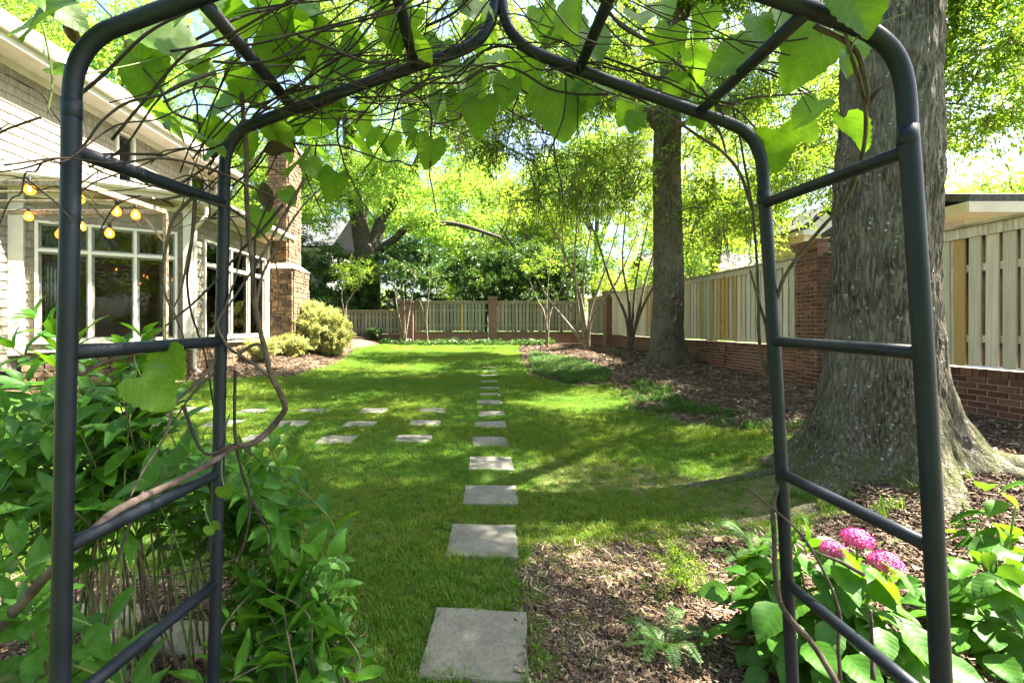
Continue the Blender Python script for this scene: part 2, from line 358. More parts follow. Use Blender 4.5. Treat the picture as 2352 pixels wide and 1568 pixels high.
# grass -----------------------------------------------------------
def tuft(seed, nb, h, spread, wid):
    rnd = random.Random(seed); b = MB()
    for k in range(nb):
        a = rnd.uniform(0, 6.283); r = spread * math.sqrt(rnd.random()); ox, oy = r * math.cos(a), r * math.sin(a)
        hh = h * rnd.uniform(.45, 1.15); la = rnd.uniform(0, 6.283); ln = hh * rnd.uniform(.15, .8); w_ = wid * rnd.uniform(.7, 1.2)
        dx, dy = math.cos(la), math.sin(la); sx, sy = -dy * w_ / 2, dx * w_ / 2
        p1 = (ox + dx * ln * .3, oy + dy * ln * .3, hh * .6); p2 = (ox + dx * ln, oy + dy * ln, hh * (1 - .25 * ln / hh))
        b.add([(ox - sx, oy - sy, -.01), (ox + sx, oy + sy, -.01), (p1[0] + sx * .8, p1[1] + sy * .8, p1[2]), (p1[0] - sx * .8, p1[1] - sy * .8, p1[2]), p2], [(0, 1, 2, 3), (3, 2, 4)])
    return b
MAT['grass'] = leafmat('grass_blade', (.095, .205, .020), (.19, .36, .018), ((.72, .82, .6), (1.3, 1.12, 1.2)), .35, .5, .3)
MAT['grass2'] = leafmat('yellow_grass_blade', (.155, .225, .024), (.28, .37, .02), ((.75, .82, .6), (1.25, 1.12, 1.2)), .35, .5, .3)
MAT['straw'] = leafmat('straw_blade', (.30, .24, .10), (.30, .25, .10), ((.7, .7, .7), (1.2, 1.2, 1.2)), .3, .7, .2)
MAT['sedge'] = leafmat('border_grass_blade', (.05, .12, .018), (.10, .20, .02), ((.7, .8, .7), (1.3, 1.2, 1.2)), .35, .45, .35)
tp = [proto('grass_tuft_%d' % k, tuft(k, 18, .05, .045, .0042).mesh('grass_tuft', MAT['grass'])) for k in range(4)]
tp += [proto('yellow_tuft_%d' % k, tuft(10 + k, 18, .05, .045, .0042).mesh('yellow_tuft', MAT['grass2'])) for k in range(3)]
tp += [proto('straw_tuft_%d' % k, tuft(30 + k, 10, .035, .05, .004).mesh('straw_tuft', MAT['straw'])) for k in range(2)]
def lawn_pts(n, x0, x1, y0, y1):
    X = RNG.uniform(x0, x1, n); Y = RNG.uniform(y0, y1, n)
    s = sdist(LAWN, X, Y) + .25 * (fbm(X * 3.5, Y * 3.5, 2, 3) - .45)
    # thin cover by the tree's foot
    t1 = np.hypot(X - TREE1[0], Y - TREE1[1])
    keep = (s > -.02) & ~inslab(X, Y, .0) & (t1 > .60 + .2 * RNG.random(n)) & (px_in(X, Y))
    return X[keep], Y[keep]
def px_in(X, Y): 
    sx = VX + X / Y * F; return (sx > -120) & (sx < 2480)
GP = []
for n, x0, x1, y0, y1, s in ((34000, -4.5, 4, 1.5, 4.6, 1.0), (46000, -8, 5, 4.6, 9, 1.2), (42000, -8, 4, 9, 15, 1.55), (26000, -6, 3, 15, 24.5, 2.1)):
    X, Y = lawn_pts(n, x0, x1, y0, y1); d = dryf(X, Y)
    edge = np.clip((sdist(LAWN, X, Y) + .05) / .3, 0, 1)
    keep = RNG.random(len(X)) > .55 * d + .35 * (1 - edge)
    X, Y, d = X[keep], Y[keep], d[keep]
    st = RNG.random(len(X)) < .08 + .55 * d
    yl = RNG.random(len(X)) < .10 + .6 * sst(.40, .62, fbm(X * .8, Y * .8, 41, 4)); idx = np.where(st, RNG.integers(7, 9, len(X)), np.where(yl, RNG.integers(4, 7, len(X)), RNG.integers(0, 4, len(X))))
    sc = s * RNG.uniform(.6, 1.15, len(X)) * (1 - .35 * d) * (.75 + .55 * vn(X * 2.3, Y * 2.3, 8))
    GP.append((X, Y, gh(X, Y), sc, idx))
n = 1500; X = RNG.uniform(.25, 2.4, n); Y = RNG.uniform(1.6, 3.4, n); k = (fbm(X * 2.2, Y * 2.2, 51, 3) + .22 * (1 - sst(.3, 1.3, X)) + .12 * sst(2.4, 3.2, Y) > .60) & ~inslab(X, Y, 0) & (sdist(LAWN, X, Y) < .05); X, Y = X[k], Y[k]
GP.append((X, Y, gh(X, Y), RNG.uniform(.5, 1.0, len(X)), np.where(RNG.random(len(X)) < .45, RNG.integers(7, 9, len(X)), RNG.integers(0, 7, len(X)))))   # thin grass straying into the mulch
X, Y, Z, S, I = [np.concatenate([q[k] for q in GP]) for k in range(5)]
# long blades round slab edges and the tree's foot
ro = np.stack([RNG.normal(0, .12, len(X)), RNG.normal(0, .12, len(X)), RNG.uniform(0, 6.283, len(X))], 1)
o = scatter('lawn_grass', np.stack([X, Y, Z], 1), ro, S, I, tp)
tag(o, 'short green lawn grass with straw patches around the slabs', 'grass', kind='stuff')
# a few long tufts on the big tree's roots
tl = [proto('long_tuft_%d' % k, tuft(60 + k, 26, .13, .05, .005).mesh('long_tuft', MAT['grass'])) for k in range(2)]
q = [(P(2060, 1140, 3.5), .9), (P(2100, 1180, 3.4), .8), (P(2190, 1160, 3.6), 1.0), (P(2170, 1180, 3.5), .8), (P(1960, 1010, 3.6), .7), (P(1900, 1040, 3.6), .8), (P(1840, 1060, 3.7), .8), (P(1880, 1100, 3.5), .9), (P(2030, 1180, 3.3), .9), (P(1990, 1180, 3.25), .8), (P(2170, 960, 3.9), .6)]
q = [(p + Vector((random.gauss(0, .05), random.gauss(0, .05), 0)), s * random.uniform(.7, 1.1)) for p, s in q for _ in range(6)]
o = scatter('root_grass', [(p.x, p.y, g1(p.x, p.y)) for p, s in q], [(0, 0, random.uniform(0, 6)) for _ in q], [s for p, s in q], [random.randint(0, 1) for _ in q], tl)
tag(o, 'longer grass tufts growing between the big tree roots', 'grass', kind='stuff')
# border grass island
n = 5200; X = RNG.uniform(1.6, 3.9, n); Y = RNG.uniform(11, 20.5, n)
k = sdist(ISLE, X, Y) + .3 * (fbm(X * 2, Y * 2, 3, 3) - .45) > 0; X, Y = X[k], Y[k]
X2 = RNG.uniform(2.3, 4.6, 900); Y2 = RNG.uniform(5.6, 10.5, 900); k = (sdist(LAWN, X2, Y2) < 0) & (sdist(LAWN, X2, Y2) > -.75) & (fbm(X2 * 1.6, Y2 * 1.6, 31, 2) > .38); X = np.concatenate([X, X2[k]]); Y = np.concatenate([Y, Y2[k]])
sp = [proto('sedge_%d' % k, tuft(80 + k, 26, .14, .08, .008).mesh('sedge', MAT['sedge'])) for k in range(3)]
o = scatter('border_grass', np.stack([X, Y, gh(X, Y)], 1), np.stack([RNG.normal(0, .1, len(X)), RNG.normal(0, .1, len(X)), RNG.uniform(0, 6.28, len(X))], 1), RNG.uniform(.7, 1.3, len(X)), RNG.integers(0, 3, len(X)), sp)
tag(o, 'tufty dark border grass edging the mulch bed', 'border grass', kind='stuff')

# mulch chips -------------------------------------------------------
chips = []
for k, (c1, c2) in enumerate((((.04, .022, .013), (.09, .055, .035)), ((.09, .055, .034), (.17, .11, .07)), ((.20, .145, .09), (.36, .28, .19)), ((.045, .03, .022), (.12, .08, .055)))):
    mm = simple('mulch_chip_%d' % k, c1, c2, 40, .95, .3, 90, .002); b = MB()
    for j in range(9):
        a = random.uniform(0, 6.28); l = random.uniform(.007, .024); w_ = random.uniform(.0016, .0048); t = random.uniform(.0015, .0035)
        M = Matrix.Rotation(a, 3, 'Z') @ Matrix.Rotation(random.uniform(-.35, .35), 3, 'Y') @ Matrix.Rotation(random.uniform(-.5, .5), 3, 'X')
        b.box((random.uniform(-.04, .04), random.uniform(-.04, .04), random.uniform(.002, .012)), (l * 2, w_ * 2, t), M)
    chips.append(proto('chip_%d' % k, b.mesh('mulch_chip', mm)))
CP = []
for n, x0, x1, y0, y1, s in ((24000, .2, 4.6, 1.3, 3.7, 1.0), (7000, -3.6, -.3, 1.2, 2.9, 1.1), (12000, 2.6, 6.1, 3.4, 12, 1.5), (5000, 1.5, 6.2, 12, 24, 2.2), (4500, -7, -4.2, 9.5, 20, 2.0)):
    X = RNG.uniform(x0, x1, n); Y = RNG.uniform(y0, y1, n); s_ = sdist(LAWN, X, Y) + .3 * (fbm(X * 3, Y * 3, 6, 3) - .45)
    k = (s_ < .12) & ~inslab(X, Y, -.02) & px_in(X, Y); X, Y = X[k], Y[k]; CP.append((X, Y, gh(X, Y), s * RNG.uniform(.6, 1.4, len(X))))
X, Y, Z, S = [np.concatenate([q[k] for q in CP]) for k in range(4)]
o = scatter('mulch', np.stack([X, Y, Z], 1), np.stack([RNG.normal(0, .2, len(X)), RNG.normal(0, .2, len(X)), RNG.uniform(0, 6.28, len(X))], 1), S, RNG.integers(0, 4, len(X)), chips)
tag(o, 'shredded brown bark mulch spread over the beds', 'mulch', kind='stuff')
# ================================================================== garden arch
AN, AF = .914, 1.35
arch = thing('garden_arch', 'dark blue-grey metal pipe garden arch with ladder sides and pointed top', 'garden arch', (0, 1.13, 0))
RP = .0170
def frame_pts(Y, top):
    # measured on the far frame (Y = 1.35), same outline for the near one; legs splay a little towards the ground
    L = [P(470, 1932, AF), P(490, 1568, AF), P(505, 900, AF), P(513, 560, AF), P(515, 400, AF), P(519, 360, AF), P(533, 325, AF), P(560, 297, AF), P(600, 279, AF), P(800, 206, AF), P(1000, 137, AF), P(1060, 116, AF), P(1095, 96, AF), P(1120, 66, AF), P(1134, 25, AF), P(1138, -20, AF), P(1138, -60, AF)]
    Rr = [P(1840, 1932, AF), P(1820, 1568, AF), P(1785, 900, AF), P(1763, 560, AF), P(1754, 440, AF), P(1750, 380, AF), P(1737, 335, AF), P(1710, 303, AF), P(1665, 280, AF), P(1500, 222, AF), P(1300, 150, AF), P(1230, 122, AF), P(1195, 98, AF), P(1170, 66, AF), P(1156, 25, AF), P(1152, -20, AF), P(1152, -60, AF)]
    k = .0 if Y == AF else 1
    out = []
    for pts, s in ((L, -1), (Rr, 1)):
        q = []
        for p in pts:
            p = Vector((p.x, Y, p.z)); 
            if Y != AF: p.x += -.066 if s < 0 else .012
            p.z = max(p.z, g1(p.x, Y) - .05); q.append(p)
        q[0].z = g1(q[0].x, Y) - .06
        out.append(q)
    return out
FR = {}
for Y in (AN, AF):
    for s, pts in zip('lr', frame_pts(Y, 0)):
        FR[s, Y] = pts
        lo = pts[:5]; hi = pts[4:]
        MB().tube(spline(lo, 4), RP, 16).build('post', MAT['pipe'], arch, True)
        hs = spline([lo[-1] - Vector((0, 0, .02))] + hi, 5)
        MB().tube(hs, RP * .97, 16).build('arch_bar', MAT['pipe'], arch, True)
        c = lo[-1]; MB().tube([c - Vector((0, 0, .035)), c - Vector((0, 0, .034)), c + Vector((0, 0, .001))], [RP * 1.0, RP * 1.05, RP * 1.05], 16).build('sleeve', MAT['pipe'], arch, True)
def at_z(s, Y, z):
    p = FR[s, Y]
    for a, b in zip(p, p[1:]):
        if (a.z - z) * (b.z - z) <= 0 and abs(a.z - b.z) > 1e-6: return a.lerp(b, (z - a.z) / (b.z - a.z))
for s in 'lr':
    for z in (1.860, 1.452, 1.060, .735, .34):
        a, b = at_z(s, AN, z - .005), at_z(s, AF, z + .005)
        MB().tube([a.lerp(b, t) for t in (0, .25, .5, .75, 1)], RP * .88, 14).build('rung', MAT['pipe'], arch, True)
def on_roof(s, x):   # point of the far frame's sloping bar at measured x
    p = FR[s, AF]; X = (x - VX) / F * AF
    for a, b in zip(p[6:13], p[7:14]):
        if (a.x - X) * (b.x - X) <= 0: return a.lerp(b, (X - a.x) / (b.x - a.x))
for s, x in (('l', 676), ('l', 953), ('r', 1330), ('r', 1605)):
    b = on_roof(s, x); a = b.copy(); a.y = AN; a.x += .004 * (-1 if s == 'l' else 1)
    MB().tube([a, a.lerp(b, .5), b], RP * .88, 14).build('roof_bar', MAT['pipe'], arch, True)
for Y in (AN, AF):  # coupling where the two halves meet at the tip
    MB().box((.070, Y, 2.53), (.03, .025, .03)).build('tip_bracket', MAT['pipe'], arch, bevel=.004)
# ================================================================== brick walls, pillars, board fences
FX = 6.2; BY = 25.5
BRK = MB().box((0, 0, 0), (1, 1, 1)).mesh('brick', MAT['brick'])
bmf, N, B = newmat('far_brickwork'); v = coords(N)
bt = nd(N, 'TexBrick'); bt.inputs['Scale'].default_value = 1; bt.inputs['Brick Width'].default_value = .215; bt.inputs['Row Height'].default_value = .075; bt.inputs['Mortar Size'].default_value = .006
bt.inputs['Color1'].default_value = (.20, .085, .05, 1); bt.inputs['Color2'].default_value = (.12, .05, .035, 1); bt.inputs['Mortar'].default_value = (.26, .21, .16, 1)
rt = nd(N, 'Mapping'); rt.inputs['Rotation'].default_value = (R(90), 0, 0); N.links.new(v, rt.inputs[0]); N.links.new(rt.outputs[0], bt.inputs['Vector'])
N.links.new(mixc(N, .5, bt.outputs['Color'], mixc(N, noise(N, v, 3), (.10, .06, .04), (.24, .14, .09))), B.inputs['Base Color']); B.inputs['Roughness'].default_value = .95
bump(N, B, bt.outputs['Fac'], -.4, .01)
def bricks(root, faces, limit=300):
    """faces: (origin, u, n, length, z0, z1, rowlock); single bricks as objects, nearest first, the rest joined"""
    todo = []
    for (o0, u, n, L, z0, z1, rl) in faces:
        o0 = Vector(o0); u = Vector(u); n = Vector(n); rows = max(1, int(round((z1 - z0 - (.105 if rl else 0)) / .075))); hgt = (z1 - z0 - (.105 if rl else 0)) / rows
        for r in range(rows):
            off = -(.1125 if r % 2 else 0); s = off
            while s < L - .01:
                a, b = max(s, 0), min(s + .215, L)
                if b - a > .03: todo.append((o0 + u * ((a + b) / 2) + Vector((0, 0, z0 + (r + .5) * hgt)), u, n, b - a - .014, hgt - .013))
                s += .225
        if rl:
            k = int(L / .075)
            for q in range(k): todo.append((o0 + u * ((q + .5) * L / k) + Vector((0, 0, z1 - .052)) + n * .008, u, n, L / k - .009, .098))
    todo.sort(key=lambda t: (t[0] - camo.location).length)
    rest = MB()
    for k, (c, u, n, l, h) in enumerate(todo):
        c = c + n * (random.uniform(-.003, .003))
        if k < limit:
            o = link('brick', BRK, root); M = Matrix((u, n, Vector((0, 0, 1)))).transposed().to_4x4()
            o.matrix_local = Matrix.Translation(c - root.location) @ M @ Matrix.Diagonal((l, .05, h, 1))
        else:
            rest.box(c, (l, .05, h), Matrix((u, n, Vector((0, 0, 1)))).transposed())
    if rest.v: tag(rest.build('brickwork', MAT['brick'], root), kind='stuff')
def wall_x(label, y0, y1, z1a, z1b, zb):   # brick wall along Y at x = FX (faces -X)
    t = thing('brick_wall', label, 'wall', (FX, (y0 + y1) / 2, 0)); 
    MB().hexa([(FX + .01, y0, zb), (FX + .30, y0, zb), (FX + .30, y1, zb), (FX + .01, y1, zb), (FX + .01, y0, z1a - .012), (FX + .30, y0, z1a - .012), (FX + .30, y1, z1a - .012), (FX + .01, y1, z1a - .012)]).build('mortar_core', MAT['mortar'], t)
    bricks(t, [((FX + .022, y0, 0), (0, 1, 0), (-1, 0, 0), y1 - y0, zb, z1a, True)])
    # rowlock top
    return t
def pillar(label, cx, cy, z1, w=.55, individual=True, zb=None):
    zb = g1(cx, cy) - .1 if zb is None else zb; t = thing('brick_pillar', label, 'pillar', (cx, cy, 0)); h = w / 2
    MB().box((cx, cy, (zb + z1 - .02) / 2), (w - .035, w - .035, z1 - zb - .02)).build('mortar_core', MAT['mortar'] if individual else bmf, t)
    fs = [((cx - h + .025, cy - h, 0), (0, 1, 0), (-1, 0, 0), w), ((cx - h, cy - h + .025, 0), (1, 0, 0), (0, -1, 0), w)]
    if individual:
        bricks(t, [(*f, zb, z1 - .16, False) for f in fs] + [((cx - h - .005, cy - h - .03, 0), (0, 1, 0), (-1, 0, 0), w + .06, z1 - .158, z1 - .083, False), ((cx - h - .03, cy - h - .005, 0), (1, 0, 0), (0, -1, 0), w + .06, z1 - .158, z1 - .083, False),
                   ((cx - h - .03, cy - h - .055, 0), (0, 1, 0), (-1, 0, 0), w + .11, z1 - .081, z1, False), ((cx - h - .055, cy - h - .03, 0), (1, 0, 0), (0, -1, 0), w + .11, z1 - .081, z1, False)], 330)
    MB().box((cx, cy, z1 - .08), (w + .04, w + .04, .15)).build('pillar_cap', MAT['mortar'] if individual else bmf, t)
    return t
def fence(label, a, b, za0, za1, zb0, zb1, nrm, pitch, bw, mat, new=(), group=None, shadeback=True):
    """shadow-box fence from a to b (xy); bottom za0->za1, top zb0->zb1; nrm points to the garden; new = measured x of fresh boards"""
    a = Vector((*a, 0)); b = Vector((*b, 0)); u = (b - a).normalized(); L = (b - a).length; n = Vector((*nrm, 0)); k = int(L / pitch)
    t = thing('wooden_fence', label, 'fence', (a + b) / 2, group)
    rot = Matrix((u, n, Vector((0, 0, 1)))).transposed()
    unit = MB().box((0, 0, 0), (1, 1, 1)).mesh('board', mat); unitn = MB().box((0, 0, 0), (1, 1, 1)).mesh('board', MAT['newboard'])
    unitb = MB().box((0, 0, 0), (1, 1, 1)).mesh('board', MAT['shadeboard'])
    news = {}
    for x in new:   # nearest board to the measured column
        best = min(range(k), key=lambda i: abs(px(a + u * ((i + .5) * pitch) + Vector((0, 0, 1.5)))[0] - x)); news[best] = 1
    for side in (0, 1):
        for i in range(k):
            s = (i + .5 + (.5 if side else 0)) * pitch
            if s + bw / 2 > L: continue
            f = s / L; z0 = za0 + (za1 - za0) * f + .015 + random.uniform(-.008, .012); z1 = zb0 + (zb1 - zb0) * f - .05
            c = a + u * (s + random.uniform(-.006, .006)) + n * (.036 if side == 0 else -.036) + Vector((0, 0, (z0 + z1) / 2))
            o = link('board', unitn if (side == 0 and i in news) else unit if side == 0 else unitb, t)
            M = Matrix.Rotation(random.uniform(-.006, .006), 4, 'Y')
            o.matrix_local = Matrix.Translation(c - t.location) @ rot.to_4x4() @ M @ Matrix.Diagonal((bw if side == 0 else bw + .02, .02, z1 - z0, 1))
    def bar(name, f0, f1, off, dep, hh, m):
        zz = lambda f, e: (za0 + (za1 - za0) * e) * (1 - f) + (zb0 + (zb1 - zb0) * e) * f
        q = []
        for dz in (-1, 1):
            for (e, d) in ((0, -1), (1, -1), (1, 1), (0, 1)):
                p = a + u * (L * e) + n * (off + d * dep / 2); z = (zz(f0, e)) + f1 + dz * hh / 2; q.append((p.x, p.y, z))
        MB().hexa(q).build(name, m, t)
    bar('rail', .20, 0, 0, .045, .09, mat); bar('rail', .70, 0, 0, .045, .09, mat)
    bar('fascia_board', 1, -.085, .062, .024, .13, mat); bar('cap_board', 1, 0, .0, .24, .035, MAT['cap'])
    for i in range(0, int(L / 2.4) + 1):
        s = min(i * 2.4 + .05, L - .05); f = s / L; z0 = za0 + (za1 - za0) * f; z1 = zb0 + (zb1 - zb0) * f - .03; c = a + u * s + Vector((0, 0, (z0 + z1) / 2))
        MB().box(c, (.088, .046, z1 - z0), rot).build('fence_post', mat, t)
    return t
# right side
zg = .25
wall_x('red brick base wall under the fence beside the big lichened trunk', 3.6, 8.02, .985, .985, .28)
wall_x('long red brick base wall running from the tall brick pillar to the back corner', 8.58, 20.95, 1.13, 1.13, .30)
wall_x('short brick base wall between the far pillar and the back corner', 21.5, 25.2, 1.13, 1.13, .25)
pillar('tall red brick pillar with corbelled top between two fence stretches', FX + .12, 8.3, 3.05, .56)
pillar('far brick pillar in the side fence behind the crape myrtle stems', FX + .12, 21.22, 3.15, .55, False)
fence('pale weathered board fence with two yellow pine boards beside the big trunk', (FX + .14, 3.6), (FX + .14, 8.0), .99, .99, 2.76, 2.80, (-1, 0), .185, .135, MAT['board'], (2132, 2196))
fence('long pale board fence with a run of yellow pine boards behind the second trunk', (FX + .14, 8.58), (FX + .14, 20.95), 1.135, 1.135, 2.84, 3.0, (-1, 0), .180, .140, MAT['board'], (1616, 1640, 1655, 1664, 1674, 1688, 1500, 1490))
fence('short stretch of grey board fence just before the back corner', (FX + .14, 21.5), (FX + .14, 25.3), 1.135, 1.135, 3.0, 3.0, (-1, 0), .178, .146, MAT['oldboard'])
# back
def wall_back(label, x0, x1, z1):
    t = thing('brick_wall', label, 'wall', ((x0 + x1) / 2, BY, 0))
    MB().box(((x0 + x1) / 2, BY + .16, (z1 + .2) / 2), (x1 - x0, .3, z1 - .2)).build('brickwork', bmf, t)
    MB().box(((x0 + x1) / 2, BY + .155, z1 + .028), (x1 - x0 + .002, .34, .056)).build('coping', bmf, t)
    return t
wall_back('low brick base wall under the shorter fence left of the wide back pillar', -11.0, -4.2, 1.02)
wall_back('brick base wall of the back fence between the wide pillar and the narrow pillar', -3.4, .76, 1.17)
wall_back('brick base wall of the back fence between the narrow pillar and the corner', 1.28, 6.2, 1.17)
pillar('wide dark brick pillar where the back fence steps down', -3.8, BY + .12, 2.98, .80, False)
pillar('narrow dark brick pillar in the middle of the back fence', 1.02, BY + .12, 3.2, .52, False)
fence('lower stretch of grey board fence beside the pale azalea', (-11.0, BY + .16), (-4.2, BY + .16), 1.09, 1.09, 2.42, 2.42, (0, -1), .20, .150, MAT['oldboard'])
fence('grey board back fence with one yellow board between the two back pillars', (-3.4, BY + .16), (.76, BY + .16), 1.24, 1.24, 2.92, 2.92, (0, -1), .20, .150, MAT['oldboard'], (1060,))
fence('grey board back fence behind the bare shrub stems at the corner', (1.28, BY + .16), (6.2, BY + .16), 1.24, 1.24, 2.92, 2.92, (0, -1), .20, .150, MAT['oldboard'])
# metal stakes leaning at the wall
def stake(label, a, b, r):
    t = thing('metal_stake', label, 'stake', a); MB().tube([a, b], r, 8).build('rod', MAT['black'], t, True); MB().tube([b - Vector((0, 0, .01)), b + Vector((0, 0, .03))], r * 1.5, 8).build('rod_head', MAT['rust'], t); return t
stake('thin dark metal stake leaning on the brick wall by the big trunk', P(2150, 940, 5.45), P(2174, 830, 5.9), .016)
stake('thin upright metal stake in front of the long brick wall', P(1664, 840, 11.1), P(1668, 792, 11.15), .014)
# ================================================================== neighbouring houses
MAT['siding'] = simple('grey_siding', (.42, .43, .41), (.50, .51, .48), 3, .7, 0)
MAT['beige'] = simple('beige_siding', (.60, .50, .36), (.68, .58, .42), 3, .7, 0)
MAT['darkroof'] = simple('dark_roof', (.035, .04, .05), (.08, .085, .09), 12, .9, .4, 40, .01)
def house_box(label, x0, x1, y0, y1, z0, ze, zr, wallm, roofm, trimm, over=.5, ridge='x', lap=.22):
    t = thing('neighbour_house', label, 'house', ((x0 + x1) / 2, (y0 + y1) / 2, 0))
    MB().box(((x0 + x1) / 2, (y0 + y1) / 2, (z0 + ze) / 2), (x1 - x0, y1 - y0, ze - z0)).build('wall', wallm, t)
    b = MB(); z = z0   # lap siding boards
    boards = []
    while z < ze - .05:
        h = min(lap, ze - z)
        for (c, d, ax) in ((((x0 + x1) / 2, y0 - .012, z + h / 2), (x1 - x0 + .03, .02, h - .012), 'X'), ((x0 - .012, (y0 + y1) / 2, z + h / 2), (.02, y1 - y0 + .03, h - .012), 'Y')):
            M = Matrix.Rotation(.06 if ax == 'X' else -.06, 3, ax); MB().box(c, d, M).build('siding_board', wallm, t)
        z += lap
    xa, xb, ya, yb = x0 - over, x1 + over, y0 - over, y1 + over
    if ridge == 'x': ym = (ya + yb) / 2; q = [(xa, ya, ze), (xb, ya, ze), (xb, ym, zr), (xa, ym, zr), (xa, yb, ze), (xb, yb, ze)]; fs = [(0, 1, 2, 3), (3, 2, 5, 4)]; gab = [((x0, y0, ze), (x0, ym, zr - .2), (x0, y1, ze))]
    else: xm = (xa + xb) / 2; q = [(xa, ya, ze), (xm, ya, zr), (xm, yb, zr), (xa, yb, ze), (xb, ya, ze), (xb, yb, ze)]; fs = [(0, 1, 2, 3), (1, 4, 5, 2)]; gab = [((x0, y0, ze), (x1, y0, ze), (xm, y0, zr - .2))]
    o = MB().add(q, fs).build('roof', roofm, t); sm = o.modifiers.new('s', 'SOLIDIFY'); sm.thickness = .16; sm.offset = 1
    for gq in gab: MB().add(gq, [(0, 1, 2)]).build('gable', wallm, t)
    MB().box(((xa + xb) / 2, ya, ze - .10), (xb - xa, .04, .22)).build('fascia', trimm, t); MB().box((xa, (ya + yb) / 2, ze - .10), (.04, yb - ya, .22)).build('fascia', trimm, t)
    MB().box(((xa + xb) / 2, (ya + y0) / 2, ze - .15), (xb - xa, over, .03)).build('soffit', trimm, t); MB().box(((xa + x0) / 2, (ya + yb) / 2, ze - .155), (over, yb - ya, .03)).build('soffit', trimm, t)
    return t
house_box('grey sided neighbour house with white eave and dark roof behind the near fence', 11.2, 22, 10.4, 12.6, .3, 4.1, 4.7, MAT['siding'], MAT['darkroof'], MAT['trim'], .9)
house_box('beige gabled neighbour house peeping over the fence beside the big trunk', 14.5, 16.4, 20, 23, .3, 5.7, 6.7, MAT['beige'], MAT['darkroof'], MAT['trim'], .2, 'y')
house_box('pale house with shingled roof half hidden behind leaves beyond the long fence', 14.5, 24, 34, 44, .3, 4.4, 7.6, MAT['beige'], MAT['roof'], MAT['trim'], .5)
house_box('grey-green neighbour house seen past the stone chimney', -17.0, -9.8, 30, 38, .3, 6.6, 9.5, MAT['siding'], MAT['darkroof'], MAT['trim'], .5)
house_box('low beige outbuilding behind the dark evergreens', -9.6, -6.9, 29.5, 33, .3, 2.9, 3.8, MAT['beige'], MAT['roof'], MAT['trim'], .3)
# ================================================================== the house on the left
CX, CYY = -6.95, 11.05; LX, LY = -9.52, 9.56
house = thing('house', 'two-storey cedar-shingled house with cream trim, tall windows and stone chimney', 'house', (-10, 12, 0))
gl, N, B = newmat('window_glass'); out = N.nodes['Material Output']
tr = nd(N, 'BsdfTransparent'); tr.inputs[0].default_value = (.55, .57, .55, 1); gs = nd(N, 'BsdfGlossy'); gs.inputs['Roughness'].default_value = .02; gs.inputs[0].default_value = (.9, .92, .92, 1)
fr = nd(N, 'Fresnel'); fr.inputs[0].default_value = 1.42; mx = nd(N, 'MixShader'); N.links.new(fr.outputs[0], mx.inputs[0]); N.links.new(tr.outputs[0], mx.inputs[1]); N.links.new(gs.outputs[0], mx.inputs[2]); N.links.new(mx.outputs[0], out.inputs[0])
MAT['glass'] = gl
MAT['room'] = simple('room_wall', (.16, .115, .07), (.22, .16, .10), 3, .8, 0)
MAT['curtain'] = simple('curtain', (.42, .44, .42), (.55, .56, .53), 6, .9, 0)
NSH = [0]
SHM = {}
def shmesh(k):
    if k not in SHM:
        b = MB(); r = random.Random(k)   # tapered butt, slightly cupped
        b.hexa([(-.5, -.5 - .0, -.5), (.5, -.5, -.5 + r.uniform(-.03, .03)), (.5, .5, -.5), (-.5, .5, -.5), (-.5, .2, .5), (.5, .2, .5), (.5, .5, .5), (-.5, .5, .5)]); SHM[k] = b.mesh('shingle', MAT['shingle'])
    return SHM[k]
